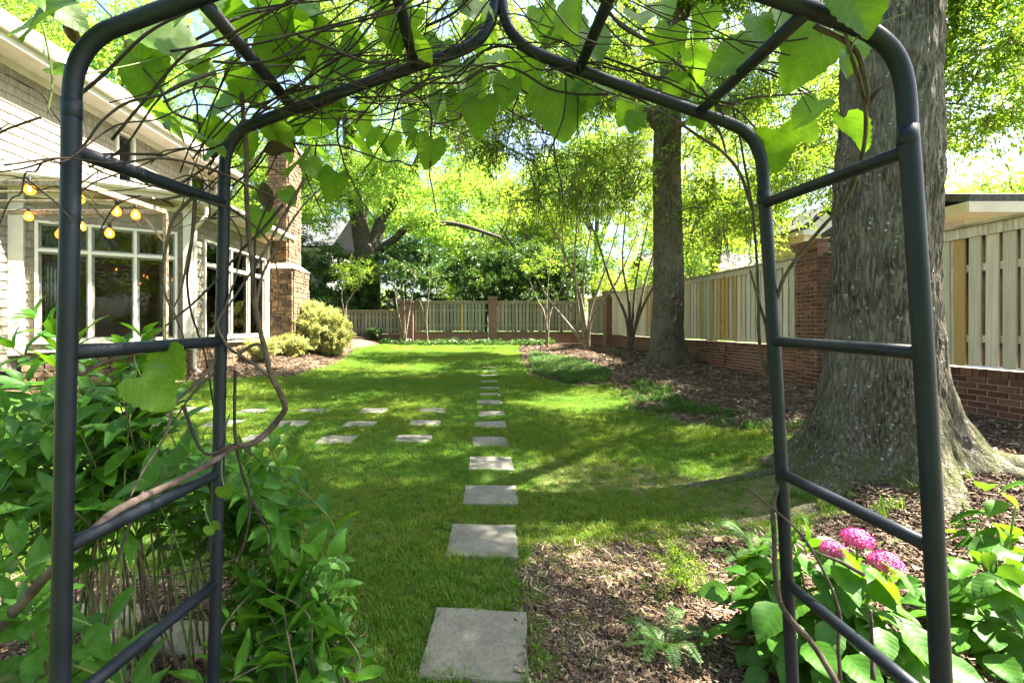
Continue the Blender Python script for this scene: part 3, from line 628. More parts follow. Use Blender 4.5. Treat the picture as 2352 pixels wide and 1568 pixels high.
def wall(name, a, b, z0, z1, holes, thick=.16, limit=300, course=.185, parent=house):
    """shingled wall from a to b (xy, garden on the left of a->b reversed); holes (s0,s1,za,zb)"""
    a = Vector((*a, 0)); b = Vector((*b, 0)); u = (b - a).normalized(); L = (b - a).length; n = Vector((u.y, -u.x, 0))
    rot = Matrix((u, -n, Vector((0, 0, 1)))).transposed(); mb = MB()
    cuts = sorted({0, L, *[h[0] for h in holes], *[h[1] for h in holes]})
    for s0, s1 in zip(cuts, cuts[1:]):
        spans = [(z0, z1)]
        for h in holes:
            if h[0] <= s0 + 1e-6 and h[1] >= s1 - 1e-6: spans = [q for z in spans for q in ((z[0], min(z[1], h[2])), (max(z[0], h[3]), z[1])) if q[1] - q[0] > .01]
        for za, zb in spans: mb.box(a + u * ((s0 + s1) / 2) - n * (thick / 2) + Vector((0, 0, (za + zb) / 2)), (s1 - s0, thick, zb - za), rot)
    w_ = mb.build(name, MAT['shingle'], parent)
    todo = []; z = z0; r = 0
    while z < z1 - .02:
        h = min(course, z1 - z); s = -random.uniform(0, .15)
        while s < L:
            wd = random.uniform(.11, .24); s0, s1 = max(s, 0), min(s + wd, L); s += wd
            if s1 - s0 < .03: continue
            cut = [(s0, s1)]
            for q in holes:
                if z + h * .5 > q[2] - .02 and z + h * .5 < q[3] + .02:
                    cut = [e for c in cut for e in ((c[0], min(c[1], q[0])), (max(c[0], q[1]), c[1])) if e[1] - e[0] > .02]
            for c in cut: todo.append((a + u * ((c[0] + c[1]) / 2) + n * .016 + Vector((0, 0, z + h / 2 + random.uniform(-.004, .004))), c[1] - c[0] - .006, h + .012))
        z += course; r += 1
    todo.sort(key=lambda t: (t[0] - camo.location).length); rest = MB()
    for k, (c, wd, h) in enumerate(todo):
        if k < limit:
            o = link('shingle', shmesh(k % 5), w_); o.matrix_local = Matrix.Translation(c - house.location) @ rot.to_4x4() @ Matrix.Diagonal((wd, .030, h, 1))
        else: rest.hexa([c + rot @ Vector((x * wd, y * .03, zz * h)) for x, y, zz in ((-.5, -.5, -.5), (.5, -.5, -.5), (.5, .5, -.5), (-.5, .5, -.5), (-.5, .2, .5), (.5, .2, .5), (.5, .5, .5), (-.5, .5, .5))])
    if rest.v: tag(rest.build('shingle_courses', MAT['shingle'], w_), kind='stuff'); w_.children[-1].data.transform(Matrix.Translation(-house.location))
    return w_, a, u, n, rot
def s_on(a, b, x):   # distance along a->b where the measured column x crosses the wall
    k = (x - VX) / F; a = Vector(a); b = Vector(b); d = (b - a).normalized(); t = (k * a.y - a.x) / (d.x - k * d.y); return t
def window(a, u, n, rot, s0, s1, z0, z1, cols, transom, fw=.055, label=None):
    """cream casing with grey sashes; cols = mullion positions along the wall"""
    t = link('window', None, house)
    if label: t['label'] = label
    def bx(name, sa, sb, za, zb, off, dep, m): MB().box(local(house, a + u * ((sa + sb) / 2) + n * off + Vector((0, 0, (za + zb) / 2))), (sb - sa, dep, zb - za), rot).build(name, m, t)
    bx('casing', s0 - fw, s0, z0 - fw, z1 + fw, .02, .11, MAT['frame']); bx('casing', s1, s1 + fw, z0 - fw, z1 + fw, .02, .11, MAT['frame'])
    bx('casing', s0, s1, z1, z1 + fw, .022, .11, MAT['frame']); bx('sill', s0 - .08, s1 + .08, z0 - fw - .03, z0 - .002, .04, .17, MAT['frame'])
    e = [s0, *cols, s1]
    for c in cols: bx('mullion', c - fw * .55, c + fw * .55, z0, z1, .018, .10, MAT['frame'])
    zz = [z0, *( [transom] if transom else []), z1]
    for i in range(len(e) - 1):
        sa = e[i] + (fw * .55 if i else 0); sb = e[i + 1] - (fw * .55 if i < len(e) - 2 else 0)
        if transom: bx('transom_bar', sa, sb, transom - .035, transom + .035, .016, .095, MAT['frame'])
        for j in range(len(zz) - 1):
            za = zz[j] + (.035 if j else 0); zb = zz[j + 1] - (.035 if j < len(zz) - 2 else 0); w_ = .04
            b = MB()
            for (p, q, r_, s_) in ((sa, sa + w_, za, zb), (sb - w_, sb, za, zb), (sa + w_, sb - w_, za, za + w_), (sa + w_, sb - w_, zb - w_, zb)):
                b.box(local(house, a + u * ((p + q) / 2) - n * .015 + Vector((0, 0, (r_ + s_) / 2))), (q - p, .05, s_ - r_), rot)
            b.build('sash', MAT['sash'], t)
            bx('pane', sa + w_ * .8, sb - w_ * .8, za + w_ * .8, zb - w_ * .8, -.02, .008, MAT['glass'])
    return t
A = (LX, LY); C = (CX, CYY); ZE = 4.42
sw = [s_on(A, C, x) for x in (90, 208, 312, 402)]
w1, a1, u1, n1, r1 = wall('bay_wall', A, C, .95, ZE, [(sw[0], sw[3], 1.22, 3.70)])
window(a1, u1, n1, r1, sw[0], sw[3], 1.22, 3.70, sw[1:3], 3.13)
D = (CX, 15.4); ss = [s_on(C, D, x) for x in (468, 528, 568, 604)]
w2, a2, u2, n2, r2 = wall('side_wall', C, D, 1.10, ZE, [(ss[0], ss[3], 1.25, 3.68)])
window(a2, u2, n2, r2, ss[0], ss[3], 1.25, 3.68, ss[1:3], 3.10)
w4, a4, u4, n4, r4 = wall('left_wall', (LX - .1, 4.0), (LX - .1, LY), .6, ZE, [])
UX = -9.6
w3, a3, u3, n3, r3 = wall('upper_wall', (UX, 5.0), (UX, 16.9), 4.5, 6.86, [(s_on((UX, 5), (UX, 16.9), 268), s_on((UX, 5), (UX, 16.9), 302), 4.9, 6.72), (s_on((UX, 5), (UX, 16.9), 436), s_on((UX, 5), (UX, 16.9), 470), 4.9, 6.72)], course=.20)
for xa, xb in ((268, 302), (436, 470)):
    sa, sb = s_on((UX, 5), (UX, 16.9), xa), s_on((UX, 5), (UX, 16.9), xb); window(a3, u3, n3, r3, sa, sb, 4.9, 6.72, [], 5.8, .07)
def hb(name, c, d, m, M=None, bevel=0): return MB().box(c, d, M).build(name, m, house, bevel=bevel)
# corner boards
hb('corner_board', (LX - .03, LY - .05, 2.7), (.24, .24, 3.6), MAT['trim'], r1, .004)
hb('corner_board', (CX + .03, CYY - .06, 2.7), (.20, .20, 3.5), MAT['trim'], r1, .004)
hb('corner_board', (CX + .025, 15.28, 2.75), (.05, .16, 3.3), MAT['trim'])
hb('corner_board', (UX + .03, 16.85, 5.7), (.08, .16, 2.4), MAT['trim'])
# upper eave: frieze, soffit, gutter, roof
hb('frieze', (UX + .035, 10.9, 6.93), (.06, 12.4, .20), MAT['trim']); hb('soffit', (UX + .33, 10.9, 7.00), (.62, 12.6, .03), MAT['trim'])
hb('fascia', (UX + .62, 10.9, 7.10), (.035, 12.8, .26), MAT['trim'])
q = []
gpro = [(.00, .0), (.10, .0), (.13, .05), (.13, .13), (.12, .13), (.12, .055), (.095, .012), (.0, .012)]
def gutter(a, b, out_):
    a = Vector(a); b = Vector(b); o_ = Vector(out_); k = len(gpro); v_ = [a + o_ * x + Vector((0, 0, z)) for x, z in gpro] + [b + o_ * x + Vector((0, 0, z)) for x, z in gpro]
    MB().add(v_, [(i, (i + 1) % k, k + (i + 1) % k, k + i) for i in range(k)] + [tuple(range(k))[::-1], tuple(range(k, 2 * k))]).build('gutter', MAT['trim'], house)
gutter((UX + .64, 4.5, 7.12), (UX + .64, 17.3, 7.12), (1, 0, 0))
rb = MB(); pit = .72; e0 = UX + .70; NR = 26
for i in range(NR):   # shingle courses of the roof, each a strip proud of the one above
    xa = e0 - i * .17; xb = e0 - (i + 1) * .17 - .04; za = 7.27 + (e0 - xa) * pit; zb = 7.27 + (e0 - xb) * pit
    rb.hexa([(xa, 4.4, za), (xa, 17.4, za), (xb, 17.4, zb), (xb, 4.4, zb), (xa, 4.4, za + .022), (xa, 17.4, za + .022), (xb, 17.4, zb + .004), (xb, 4.4, zb + .004)])
rb.build('roof', MAT['roof'], house)
hb('roof_deck', (e0 - 2.4, 10.9, 7.25 + 2.4 * pit - .06), (6.0, 13.0, .05), MAT['trim'], Matrix.Rotation(math.atan(pit), 3, 'Y'))
hb('rake_board', (e0 - 2.4, 17.40, 7.25 + 2.4 * pit - .05), (6.0, .05, .24), MAT['trim'], Matrix.Rotation(math.atan(pit), 3, 'Y'))
# lower roof with wide eave over bay and side wall
E1 = Vector((LX, LY, 0)) + n1 * .55 - u1 * .6; E2 = Vector((CX + .55, 0, 0)); 
tt = (CX + .55 - E1.x) / u1.x; E2 = E1 + u1 * tt; E3 = Vector((CX + .55, 15.95, 0)); zs_ = ZE
def up(p, z): return (p.x, p.y, z)
I1 = Vector((UX, LY - .5, 0)); I2 = Vector((UX, 12.6, 0)); I3 = Vector((UX, 15.95, 0))
MB().add([up(E1, zs_), up(E2, zs_), up(E3, zs_), up(I3, zs_), up(I1, zs_)], [(0, 1, 2, 3, 4)]).build('lower_soffit', MAT['trim'], house)
MB().add([up(E1, zs_ + .22), up(E2, zs_ + .22), up(E3, zs_ + .22), up(I3, zs_ + .42), up(I2, zs_ + .42), up(I1, zs_ + .42)], [(0, 1, 4, 5), (1, 2, 3, 4)]).build('lower_roof', MAT['roof'], house)
for p, q_ in ((E1, E2), (E2, E3)):
    d = (q_ - p); L = d.length; d.normalize(); nn_ = Vector((d.y, -d.x, 0)); rt_ = Matrix((d, -nn_, Vector((0, 0, 1)))).transposed()
    hb('fascia', (p + q_) / 2 - nn_ * .02 + Vector((0, 0, zs_ + .10)), (L, .04, .23), MAT['trim'], rt_)
    gutter(p + Vector((0, 0, zs_ + .09)) - d * .0, q_ + Vector((0, 0, zs_ + .09)) + d * .1, nn_)
hb('frieze', Vector((*A, 4.33)) * .5 + Vector((*C, 4.33)) * .5 + n1 * .035, (2.9, .05, .18), MAT['trim'], r1); hb('frieze', (CX + .035, 13.2, 4.33), (.05, 4.3, .18), MAT['trim'])
hb('eave_return', (CX + .28, 15.95, zs_ + .10), (.56, .04, .24), MAT['trim'])
# downspout with its offset elbow
dsx = Vector((CX, CYY, 0)) + Vector((.17, -.02, 0))
MB().tube(spline([E2 + Vector((-.05, .2, zs_ + .08)), E2 + Vector((-.05, .2, zs_ - .25)), E2 + Vector((-.12, .12, zs_ - .42)), dsx + Vector((.02, 0, zs_ - .55)), dsx + Vector((0, 0, zs_ - .75)), dsx + Vector((0, 0, 2)), dsx + Vector((0, 0, .62)), dsx + Vector((.06, -.05, .48)), dsx + Vector((.22, -.18, .42))], 5), .045, 10).build('downspout', MAT['trim'], house, True)
# stone: foundation and chimney, every stone a piece
def stones(root, o0, u, n, L, z0, z1, course=(.09, .20), wid=(.13, .36), limit=300, dep=.10):
    o0 = Vector(o0); u = Vector(u); n = Vector(n); rot = Matrix((u, n, Vector((0, 0, 1)))).transposed(); z = z0; items = []
    while z < z1 - .02:
        h = min(random.uniform(*course), z1 - z); s = 0
        while s < L - .01:
            wd = min(random.uniform(*wid), L - s); wd = L - s if L - s - wd < .07 else wd
            if h > .15 and random.random() < .3: items += [(s, wd, z, h * .5), (s, wd, z + h * .5, h * .5)]
            else: items.append((s, wd, z, h))
            s += wd
        z += h
    rest = MB()
    for k, (s, wd, zz, h) in enumerate(items):
        c = o0 + u * (s + wd / 2) + n * random.uniform(-.02, .014) + Vector((0, 0, zz + h / 2)); b = MB() if k < limit else rest
        hw, hh, d = wd / 2 - .008, h / 2 - .008, dep / 2; j = lambda: random.uniform(-.016, .016)
        f = [(-hw + abs(j()), d, -hh + abs(j())), (hw - abs(j()), d, -hh + abs(j())), (hw - abs(j()), d, hh - abs(j())), (-hw + abs(j()), d, hh - abs(j()))]
        m = [(-hw, d * .55, -hh), (hw, d * .55, -hh), (hw, d * .55, hh), (-hw, d * .55, hh)]; bk = [(x, -d, y) for x, _, y in m]
        b.add([c + rot @ Vector(p) for p in bk + m + f], [(4 + i, 4 + (i + 1) % 4, (i + 1) % 4, i) for i in range(4)] + [(8 + i, 8 + (i + 1) % 4, 4 + (i + 1) % 4, 4 + i) for i in range(4)] + [(8, 9, 10, 11)])
        if k < limit:
            o = b.build('stone', MAT['stone']); o.parent = root; o.data.transform(Matrix.Translation(-house.location))
    if rest.v: o = rest.build('stonework', MAT['stone']); o.parent = root; o.data.transform(Matrix.Translation(-house.location)); o['kind'] = 'stuff'
fd = MB().box(Vector((LX / 2 + CX / 2, LY / 2 + CYY / 2, .55)) - n1 * .13, (2.97, .2, .8), r1).box((CX - .12, 13.2, .62), (.2, 4.3, .92)).build('foundation', MAT['mortar'], house)
stones(fd, Vector((LX, LY, 0)), u1, n1, 2.97, .1, .95); stones(fd, (CX, CYY, 0), (0, 1, 0), (1, 0, 0), 4.35, .2, 1.06)
hb('foundation_cap', (CX + .03, 13.2, 1.085), (.22, 4.4, .05), MAT['capstone']); hb('foundation_cap', Vector((LX / 2 + CX / 2, LY / 2 + CYY / 2, .975)) + n1 * .02, (2.97, .2, .05), MAT['capstone'], r1)
ch = MB().box((-6.6, 16.1, 1.8), (.88, 1.4, 3.4)).box((-6.72, 16.1, 5.6), (.64, 1.1, 4.4)).build('chimney', MAT['mortar'], house)
stones(ch, (-7.05, 15.4, 0), (1, 0, 0), (0, -1, 0), .9, .1, 3.46); stones(ch, (-6.15, 15.4, 0), (0, 1, 0), (1, 0, 0), 1.4, .1, 3.46)
stones(ch, (-7.05, 15.55, 0), (1, 0, 0), (0, -1, 0), .66, 3.6, 7.8); stones(ch, (-6.39, 15.55, 0), (0, 1, 0), (1, 0, 0), 1.1, 3.6, 7.8)
capst = MB().hexa([(-7.1, 15.32, 3.46), (-6.08, 15.32, 3.46), (-6.08, 16.9, 3.46), (-7.1, 16.9, 3.46), (-7.1, 15.50, 3.68), (-6.34, 15.50, 3.68), (-6.34, 16.7, 3.68), (-7.1, 16.7, 3.68)]).build('chimney_shoulder', MAT['capstone'], house, bevel=.01)
hb('chimney_cap', (-6.72, 16.1, 7.86), (.8, 1.3, .12), MAT['capstone'])
# room behind the glass
hb('room_floor', (-9.3, 14.2, .93), (4.4, 8.4, .04), MAT['room']); hb('room_back_wall', (-11.4, 14.0, 2.6), (.1, 9, 3.6), MAT['room']); hb('room_end_wall', (-9.3, 18.3, 2.6), (4.6, .1, 3.6), MAT['room'])
hb('room_ceiling', (-9.2, 14.2, 4.36), (4.1, 8.2, .04), MAT['room']); hb('room_side_wall', (-10.4, 9.6, 2.6), (1.8, .1, 3.6), MAT['room'])
hb('house_back', (-12.5, 11, 3.9), (.2, 13, 6.4), MAT['shingle'])
hb('gable_wall', (-11.1, 17.0, 5.5), (3.0, .12, 4.0), MAT['shingle'])
def curtain(p, u, wd, z0, z1):
    n = 28; b = MB(); vs_ = []
    for i in range(n + 1):
        q = p + u * (wd * i / n); o_ = .035 * math.sin(i * 1.6) + .01 * math.sin(i * .7)
        vs_ += [(q.x - u.y * o_, q.y + u.x * o_, z0), (q.x - u.y * o_ * .8, q.y + u.x * o_ * .8, z1)]
    b.add(vs_, [(2 * i, 2 * i + 2, 2 * i + 3, 2 * i + 1) for i in range(n)]); o = b.build('curtain', MAT['curtain'], None, True)
    sm = o.modifiers.new('s', 'SOLIDIFY'); sm.thickness = .004; return o
tag(curtain(a1 + u1 * (sw[0] + .05) - n1 * .22, u1, .42, 1.0, 3.6), 'pale curtain hanging inside the left pane of the bay window', 'curtain')
tag(curtain(a1 + u1 * (sw[3] - .32) - n1 * .22, u1, .30, 1.0, 3.6), 'pale curtain hanging inside the pane next to the corner board', 'curtain')
tag(curtain(a2 + u2 * (ss[3] - .5) - n2 * .22, u2, .45, 1.0, 3.6), 'pale curtain inside the side window nearest the chimney', 'curtain')
# sofa and lamps inside
MAT['sofa'] = simple('sofa_fabric', (.30, .25, .19), (.40, .34, .27), 8, .9, .2, 80, .003)
sf = thing('sofa', 'tan sofa with pillow seen dimly through the bay window', 'sofa', (-8.6, 12.6, .95))
MB().box((-8.6, 12.6, 1.2), (1.9, .8, .28)).build('seat', MAT['sofa'], sf, bevel=.05); MB().box((-8.6, 12.98, 1.5), (1.9, .2, .62)).build('backrest', MAT['sofa'], sf, bevel=.05)
for s in (-1, 1): MB().box((-8.6 + s * 1.02, 12.62, 1.32), (.18, .84, .5)).build('armrest', MAT['sofa'], sf, bevel=.05)
pl_ = MB().box((-8.1, 12.78, 1.58), (.44, .14, .40), Matrix.Rotation(.6, 3, 'Y')).build('pillow', MAT['curtain'], None, bevel=.06); tag(pl_, 'pale scatter pillow lying on the tan sofa', 'pillow')
fp = thing('fireplace', 'dark fireplace surround at the end of the room behind the glass', 'fireplace', (-8.3, 17.6, .95)); MB().box((-8.3, 17.9, 1.9), (1.5, .3, 1.8)).build('surround', MAT['room'], fp); MB().box((-8.3, 17.73, 1.6), (.9, .06, 1.1)).build('firebox', MAT['black'], fp); MB().box((-8.3, 17.7, 2.84), (1.8, .4, .1)).build('mantel', MAT['trim'], fp)
shm, N, B = newmat('lit_lamp_shade'); B.inputs['Base Color'].default_value = (.5, .25, .08, 1); B.inputs['Emission Color'].default_value = (1, .38, .08, 1); B.inputs['Emission Strength'].default_value = .09
def lamp(label, p):
    ld_ = bpy.data.lights.new('lamp_light', 'POINT'); ld_.energy = 5; ld_.color = (1, .62, .30); ld_.shadow_soft_size = .08
    t = thing('table_lamp', label, 'lamp', p); x, y, z = p
    MB().tube([(x, y, z), (x, y, z + .02), (x, y, z + .05), (x, y, z + .2), (x, y, z + .3), (x, y, z + .42)], [.09, .09, .04, .075, .05, .012], 14).build('lamp_base', MAT['rust'], t, True)
    MB().tube([(x, y, z + .38), (x, y, z + .64)], [.20, .15], 20, False).build('lamp_shade', shm, t, True); lo_ = link('lamp_light', ld_, t); lo_.location = (0, 0, .5)
    st = thing('side_table', 'small side table carrying the lamp ' + label.split(' ', 4)[-1], 'table', (x, y, .95)); MB().tube([(x, y, .96), (x, y, z - .03), (x, y, z - .028), (x, y, z)], [.03, .03, .25, .25], 14).build('pedestal', MAT['sofa'], st)
lamp('orange lit table lamp behind the side window by the downspout', (-7.42, 12.35, 1.75))
lamp('orange lit table lamp deep in the room by the fireplace', (-8.55, 14.4, 1.75))
# wall light under the eave end
blb, N, B = newmat('glowing_bulb'); B.inputs['Base Color'].default_value = (1, .6, .2, 1); B.inputs['Emission Color'].default_value = (1, .42, .09, 1); B.inputs['Emission Strength'].default_value = 1.2
blh, N, B = newmat('glowing_filament'); B.inputs['Emission Color'].default_value = (1, .75, .4, 1); B.inputs['Emission Strength'].default_value = 5
def ball(b, c, r, h=None, n=10):
    c = Vector(c); h = h or r; b.tube([c + Vector((0, 0, -h * math.cos(math.pi * i / n))) for i in range(n + 1)], [max(r * math.sin(math.pi * i / n), r * .02) for i in range(n + 1)], 12); return b
fl = thing('eave_lamp', 'lit flood lamp under the eave end beside the stone chimney', 'lamp', P(624, 528, 15.0)); p = P(624, 543, 15.0)
ball(MB(), p, .09).build('bulb', blb, fl, True); MB().tube([p + Vector((0, 0, .06)), p + Vector((0, 0, .22))], [.05, .03], 10).build('socket', MAT['trim'], fl)
# ================================================================== iron pergola frame and string lights
per = thing('iron_pergola', 'rusty iron pergola frame with scrolled bracket in front of the bay window', 'pergola', (-5.5, 6.3, 0))
HP = 3.26
def bar(name, a, b, w_=.05, h=.05): 
    a = Vector(a); b = Vector(b); d = (b - a); L = d.length; d.normalize(); s = d.cross(Vector((0, 0, 1))); s = s.normalized() if s.length > .1 else Vector((1, 0, 0)); u_ = s.cross(d)
    MB().box((a + b) / 2, (L, w_, h), Matrix((d, s, u_)).transposed()).build(name, MAT['rust'], per, bevel=.006)
pc = (-4.75, 7.0, HP); pn = (-4.89, 5.6, HP)
bar('beam', pc, pn, .05, .07); bar('beam', pc, (-8.9, 7.0, HP), .05, .07); bar('beam', (-4.89, 5.6, HP), (-8.9, 5.6, HP), .05, .07)
for yy in (6.05, 6.5): bar('cross_bar', (-4.83, yy, HP + .03), (-8.9, yy, HP + .03), .03, .03)
bar('post', (-4.75, 7.0, g1(-4.75, 7)), (-4.75, 7.0, HP), .055, .055)
bar('post', (-5.0, 5.6, g1(-5.0, 5.6)), (-5.0, 5.6, HP), .055, .055); bar('brace', (-4.76, 7.0, HP - .48), (-5.10, 7.0, HP - .05), .03, .03)
sp_ = [Vector((-5.14 - .09 * (1 - i / 22) * math.cos(i * .5), 7.0, HP - .14 + .09 * (1 - i / 22) * math.sin(i * .5))) for i in range(20)]
MB().tube(sp_, .011, 6).build('scroll', MAT['rust'], per, True)
amb, N, B = newmat('bulb_glass'); out = N.nodes['Material Output']; tr = nd(N, 'BsdfTransparent'); tr.inputs[0].default_value = (1, .62, .25, 1); em = nd(N, 'Emission'); em.inputs[0].default_value = (1, .36, .06, 1); em.inputs[1].default_value = .16
ad = nd(N, 'AddShader'); N.links.new(tr.outputs[0], ad.inputs[0]); N.links.new(em.outputs[0], ad.inputs[1]); N.links.new(ad.outputs[0], out.inputs[0])
stl = thing('string_lights', 'string of glowing amber bulbs strung along the iron pergola', 'string lights', (-6, 6.3, HP))
bl = [(69, 434, 5.6), (183, 455, 5.65), (66, 497, 6.9), (268, 485, 6.2), (312, 493, 6.45), (188, 520, 6.9), (138, 537, 6.6), (252, 535, 6.3)]
tops = []
for x, y, Y in bl:
    p = P(x, y, Y); b = MB(); r = .058
    g_ = [(-.072, .004), (-.07, .02), (-.058, .042), (-.03, .057), (.0, .058), (.03, .045), (.055, .028), (.075, .021)]
    b.tube([p + Vector((0, 0, z)) for z, _ in g_], [q for _, q in g_], 14); o = b.build('bulb', amb, stl, True)
    f = ball(MB(), p + Vector((0, 0, -.005)), .014, .035).build('filament', blh, None, True); f.parent = o; f.data.transform(Matrix.Translation(-stl.location))
    MB().tube([p + Vector((0, 0, .07)), p + Vector((0, 0, .13)), p + Vector((0, 0, .15))], [.022, .022, .010], 10).build('socket', MAT['black'], stl, True); tops.append(p + Vector((0, 0, .15)))
cab = [Vector((-7.5, 5.7, HP)), tops[0], tops[1], tops[3], tops[4], tops[7], tops[5], tops[6], tops[2], Vector((-7.6, 7.0, HP))]
pts = []
for a_, b_ in zip(cab, cab[1:]):
    for i in range(10):
        t = i / 10; q_ = a_.lerp(b_, t); q_.z += .16 * (.35 - abs(t - .5)) if (a_.z < HP and b_.z < HP) else -.05 * math.sin(math.pi * t); pts.append(q_)
MB().tube(pts + [cab[-1]], .006, 6).build('cable', MAT['black'], stl, True)
# ================================================================== trees
def barkmat(name, c1, c2, lichen, moss, mz=(.2, .9)):
    m, N, B = newmat(name); v = coords(N); vs_ = coords(N, (1, 1, .22))
    rz_ = noise(N, coords(N, (1, 1, .14)), 30, 3, .55, .6); q1 = nd(N, 'Math', operation='SUBTRACT'); N.links.new(rz_, q1.inputs[0]); q1.inputs[1].default_value = .5
    ridg = nd(N, 'Math', operation='ABSOLUTE'); N.links.new(q1.outputs[0], ridg.inputs[0])
    nz = noise(N, coords(N, (1, 1, .3)), 40, 8, .7)
    hh = nd(N, 'Math', operation='MULTIPLY_ADD'); N.links.new(ridg.outputs[0], hh.inputs[0]); hh.inputs[1].default_value = 2.6; N.links.new(nz, hh.inputs[2])
    c = ramp(N, hh.outputs[0], [(.46, c1), (.98, c2)])
    c = mixc(N, ramp(N, noise(N, v, 1.7, 4), [(.4, (0, 0, 0)), (.75, (1, 1, 1))]), c, mixc(N, .6, c, (.20, .19, .15)))
    if lichen:
        vo = nd(N, 'TexVoronoi'); vo.inputs['Scale'].default_value = 26; N.links.new(v, vo.inputs['Vector'])
        r1_ = ramp(N, vo.outputs['Distance'], [(.20, (1, 1, 1)), (.34, (0, 0, 0))]); r2_ = ramp(N, noise(N, v, 4.5, 5, .7), [(.5, (0, 0, 0)), (.62, (1, 1, 1))]); r3_ = ramp(N, vo.outputs['Color'], [(.45, (0, 0, 0)), (.5, (1, 1, 1))])
        c = mixc(N, mixc(N, 1, mixc(N, 1, r1_, r2_, 'MULTIPLY'), r3_, 'MULTIPLY'), c, (.40, .42, .38))
    if moss:
        sx = nd(N, 'SeparateXYZ'); N.links.new(v, sx.inputs[0]); mr = nd(N, 'MapRange'); mr.inputs[1].default_value = mz[0]; mr.inputs[2].default_value = mz[1]; mr.inputs[3].default_value = 1; mr.inputs[4].default_value = 0; N.links.new(sx.outputs[2], mr.inputs[0])
        f = nd(N, 'Math', operation='MULTIPLY'); N.links.new(mr.outputs[0], f.inputs[0]); N.links.new(ramp(N, noise(N, v, 6, 6, .7), [(.38, (0, 0, 0)), (.62, (1, 1, 1))]), f.inputs[1])
        c = mixc(N, f.outputs[0], c, mixc(N, noise(N, v, 60), (.035, .045, .010), (.10, .11, .03)))
    N.links.new(c, B.inputs['Base Color']); B.inputs['Roughness'].default_value = .95; B.inputs['Specular IOR Level'].default_value = .2
    bump(N, B, hh.outputs[0], .9, .03); return m
MAT['oak'] = barkmat('lichened_oak_bark', (.018, .014, .010), (.20, .17, .13), True, True)
MAT['oak2'] = barkmat('oak_bark', (.034, .026, .019), (.20, .16, .115), False, True, (0, .6))
MAT['farbark'] = simple('far_bark', (.03, .026, .02), (.10, .085, .065), 8, .95, .7, 20, .02)
def trunk(name, path, rad, mat, parent, base, lobes=None, flare=0, fh=.3, na=110, step=.03, ridge=.012):
    """path: points; rad: radii at those points; lobes: angles of the root buttresses; ridged bark in the mesh itself"""
    sp = spline(path, 14); rr = lerps(rad, len(sp)); L = sum((b - a).length for a, b in zip(sp, sp[1:])); n = int(L / step)
    cum = np.concatenate([[0], np.cumsum([(b - a).length for a, b in zip(sp, sp[1:])])]); ts = np.linspace(0, cum[-1], n)
    C = np.stack([np.interp(ts, cum, [p[k] for p in sp]) for k in range(3)], 1); Rr = np.interp(ts, cum, rr)
    th = np.linspace(0, 2 * np.pi, na, endpoint=False); TH, TS = np.meshgrid(th, ts)
    h = TS; fl = flare * np.exp(-np.maximum(h - .02, 0) / fh)
    lob = np.zeros_like(TH)
    for (a, wd, s) in (lobes or []): dd = np.angle(np.exp(1j * (TH - a))); lob += s * np.exp(-(dd / wd) ** 2)
    cx, cy_ = np.cos(TH), np.sin(TH)
    rn = np.abs(2 * fbm((TH * Rr[:, None] * 26) + 60, TS * 4.2, 3, 3) / .875 - 1)   # vertical plates
    rn2 = fbm(TH * Rr[:, None] * 9 + 30, TS * 2.2, 13, 3) - .45
    RAD = Rr[:, None] * (1 + .05 * np.sin(TH * 3 + TS * .8) + .03 * np.sin(TH * 5 - TS)) + fl * (.35 + lob) + ridge * (rn * 1.6 - .5) + ridge * 2.2 * rn2
    X = C[:, 0:1] + RAD * cx; Y = C[:, 1:2] + RAD * cy_; Z = np.repeat(C[:, 2:3], na, 1)
    V = np.stack([X.ravel(), Y.ravel(), Z.ravel()], 1) - np.array(base)
    i, j = np.meshgrid(np.arange(na), np.arange(n - 1)); a = (j * na + i).ravel(); b_ = (j * na + (i + 1) % na).ravel()
    me = npmesh(name, V, np.stack([a, b_, b_ + na, a + na], 1), mat, True); return link(name, me, parent)
# leaf sprays -------------------------------------------------------
def spray(seed, nl, L, leaf, wid, mats, droop=.25, spread=.16, fold=.25):
    """a leafy twig: stem along +X with nl lance leaves"""
    r = random.Random(seed); b = MB(); stem = []
    for i in range(6):
        t = i / 5; stem.append(Vector((L * t, .05 * L * math.sin(t * 4 + seed), -droop * L * t * t)))
    b.tube(stem, [.006, .005, .004, .003, .0025, .001], 3, False, 1)
    sub = [(stem[k], Vector((r.uniform(.2, 1), r.uniform(-1, 1), r.uniform(-.6, .5))).normalized()) for k in (1, 2, 3, 3, 4) for _ in (0, 1)]
    for i in range(nl):
        if i % 3 == 0: t = r.random() * 4.99; k = int(t); o = stem[k].lerp(stem[k + 1], t - k); d0 = (stem[k + 1] - stem[k]).normalized()
        else: s0, d0 = sub[r.randrange(len(sub))]; o = s0 + d0 * L * r.uniform(.05, .42)
        d = (d0 + Vector((r.gauss(0, .6), r.gauss(0, .6), r.gauss(-.15, .5)))).normalized(); s = d.cross(Vector((r.gauss(0, .4), r.gauss(0, .4), 1))).normalized(); n_ = s.cross(d)
        l = leaf * r.uniform(.6, 1.2); w_ = wid * r.uniform(.7, 1.2)
        b.add([o, o + d * l * .45 + s * w_ / 2 + n_ * w_ * fold, o + d * l - n_ * l * .15, o + d * l * .45 - s * w_ / 2 + n_ * w_ * fold], [(0, 1, 2), (0, 2, 3)])
    return b
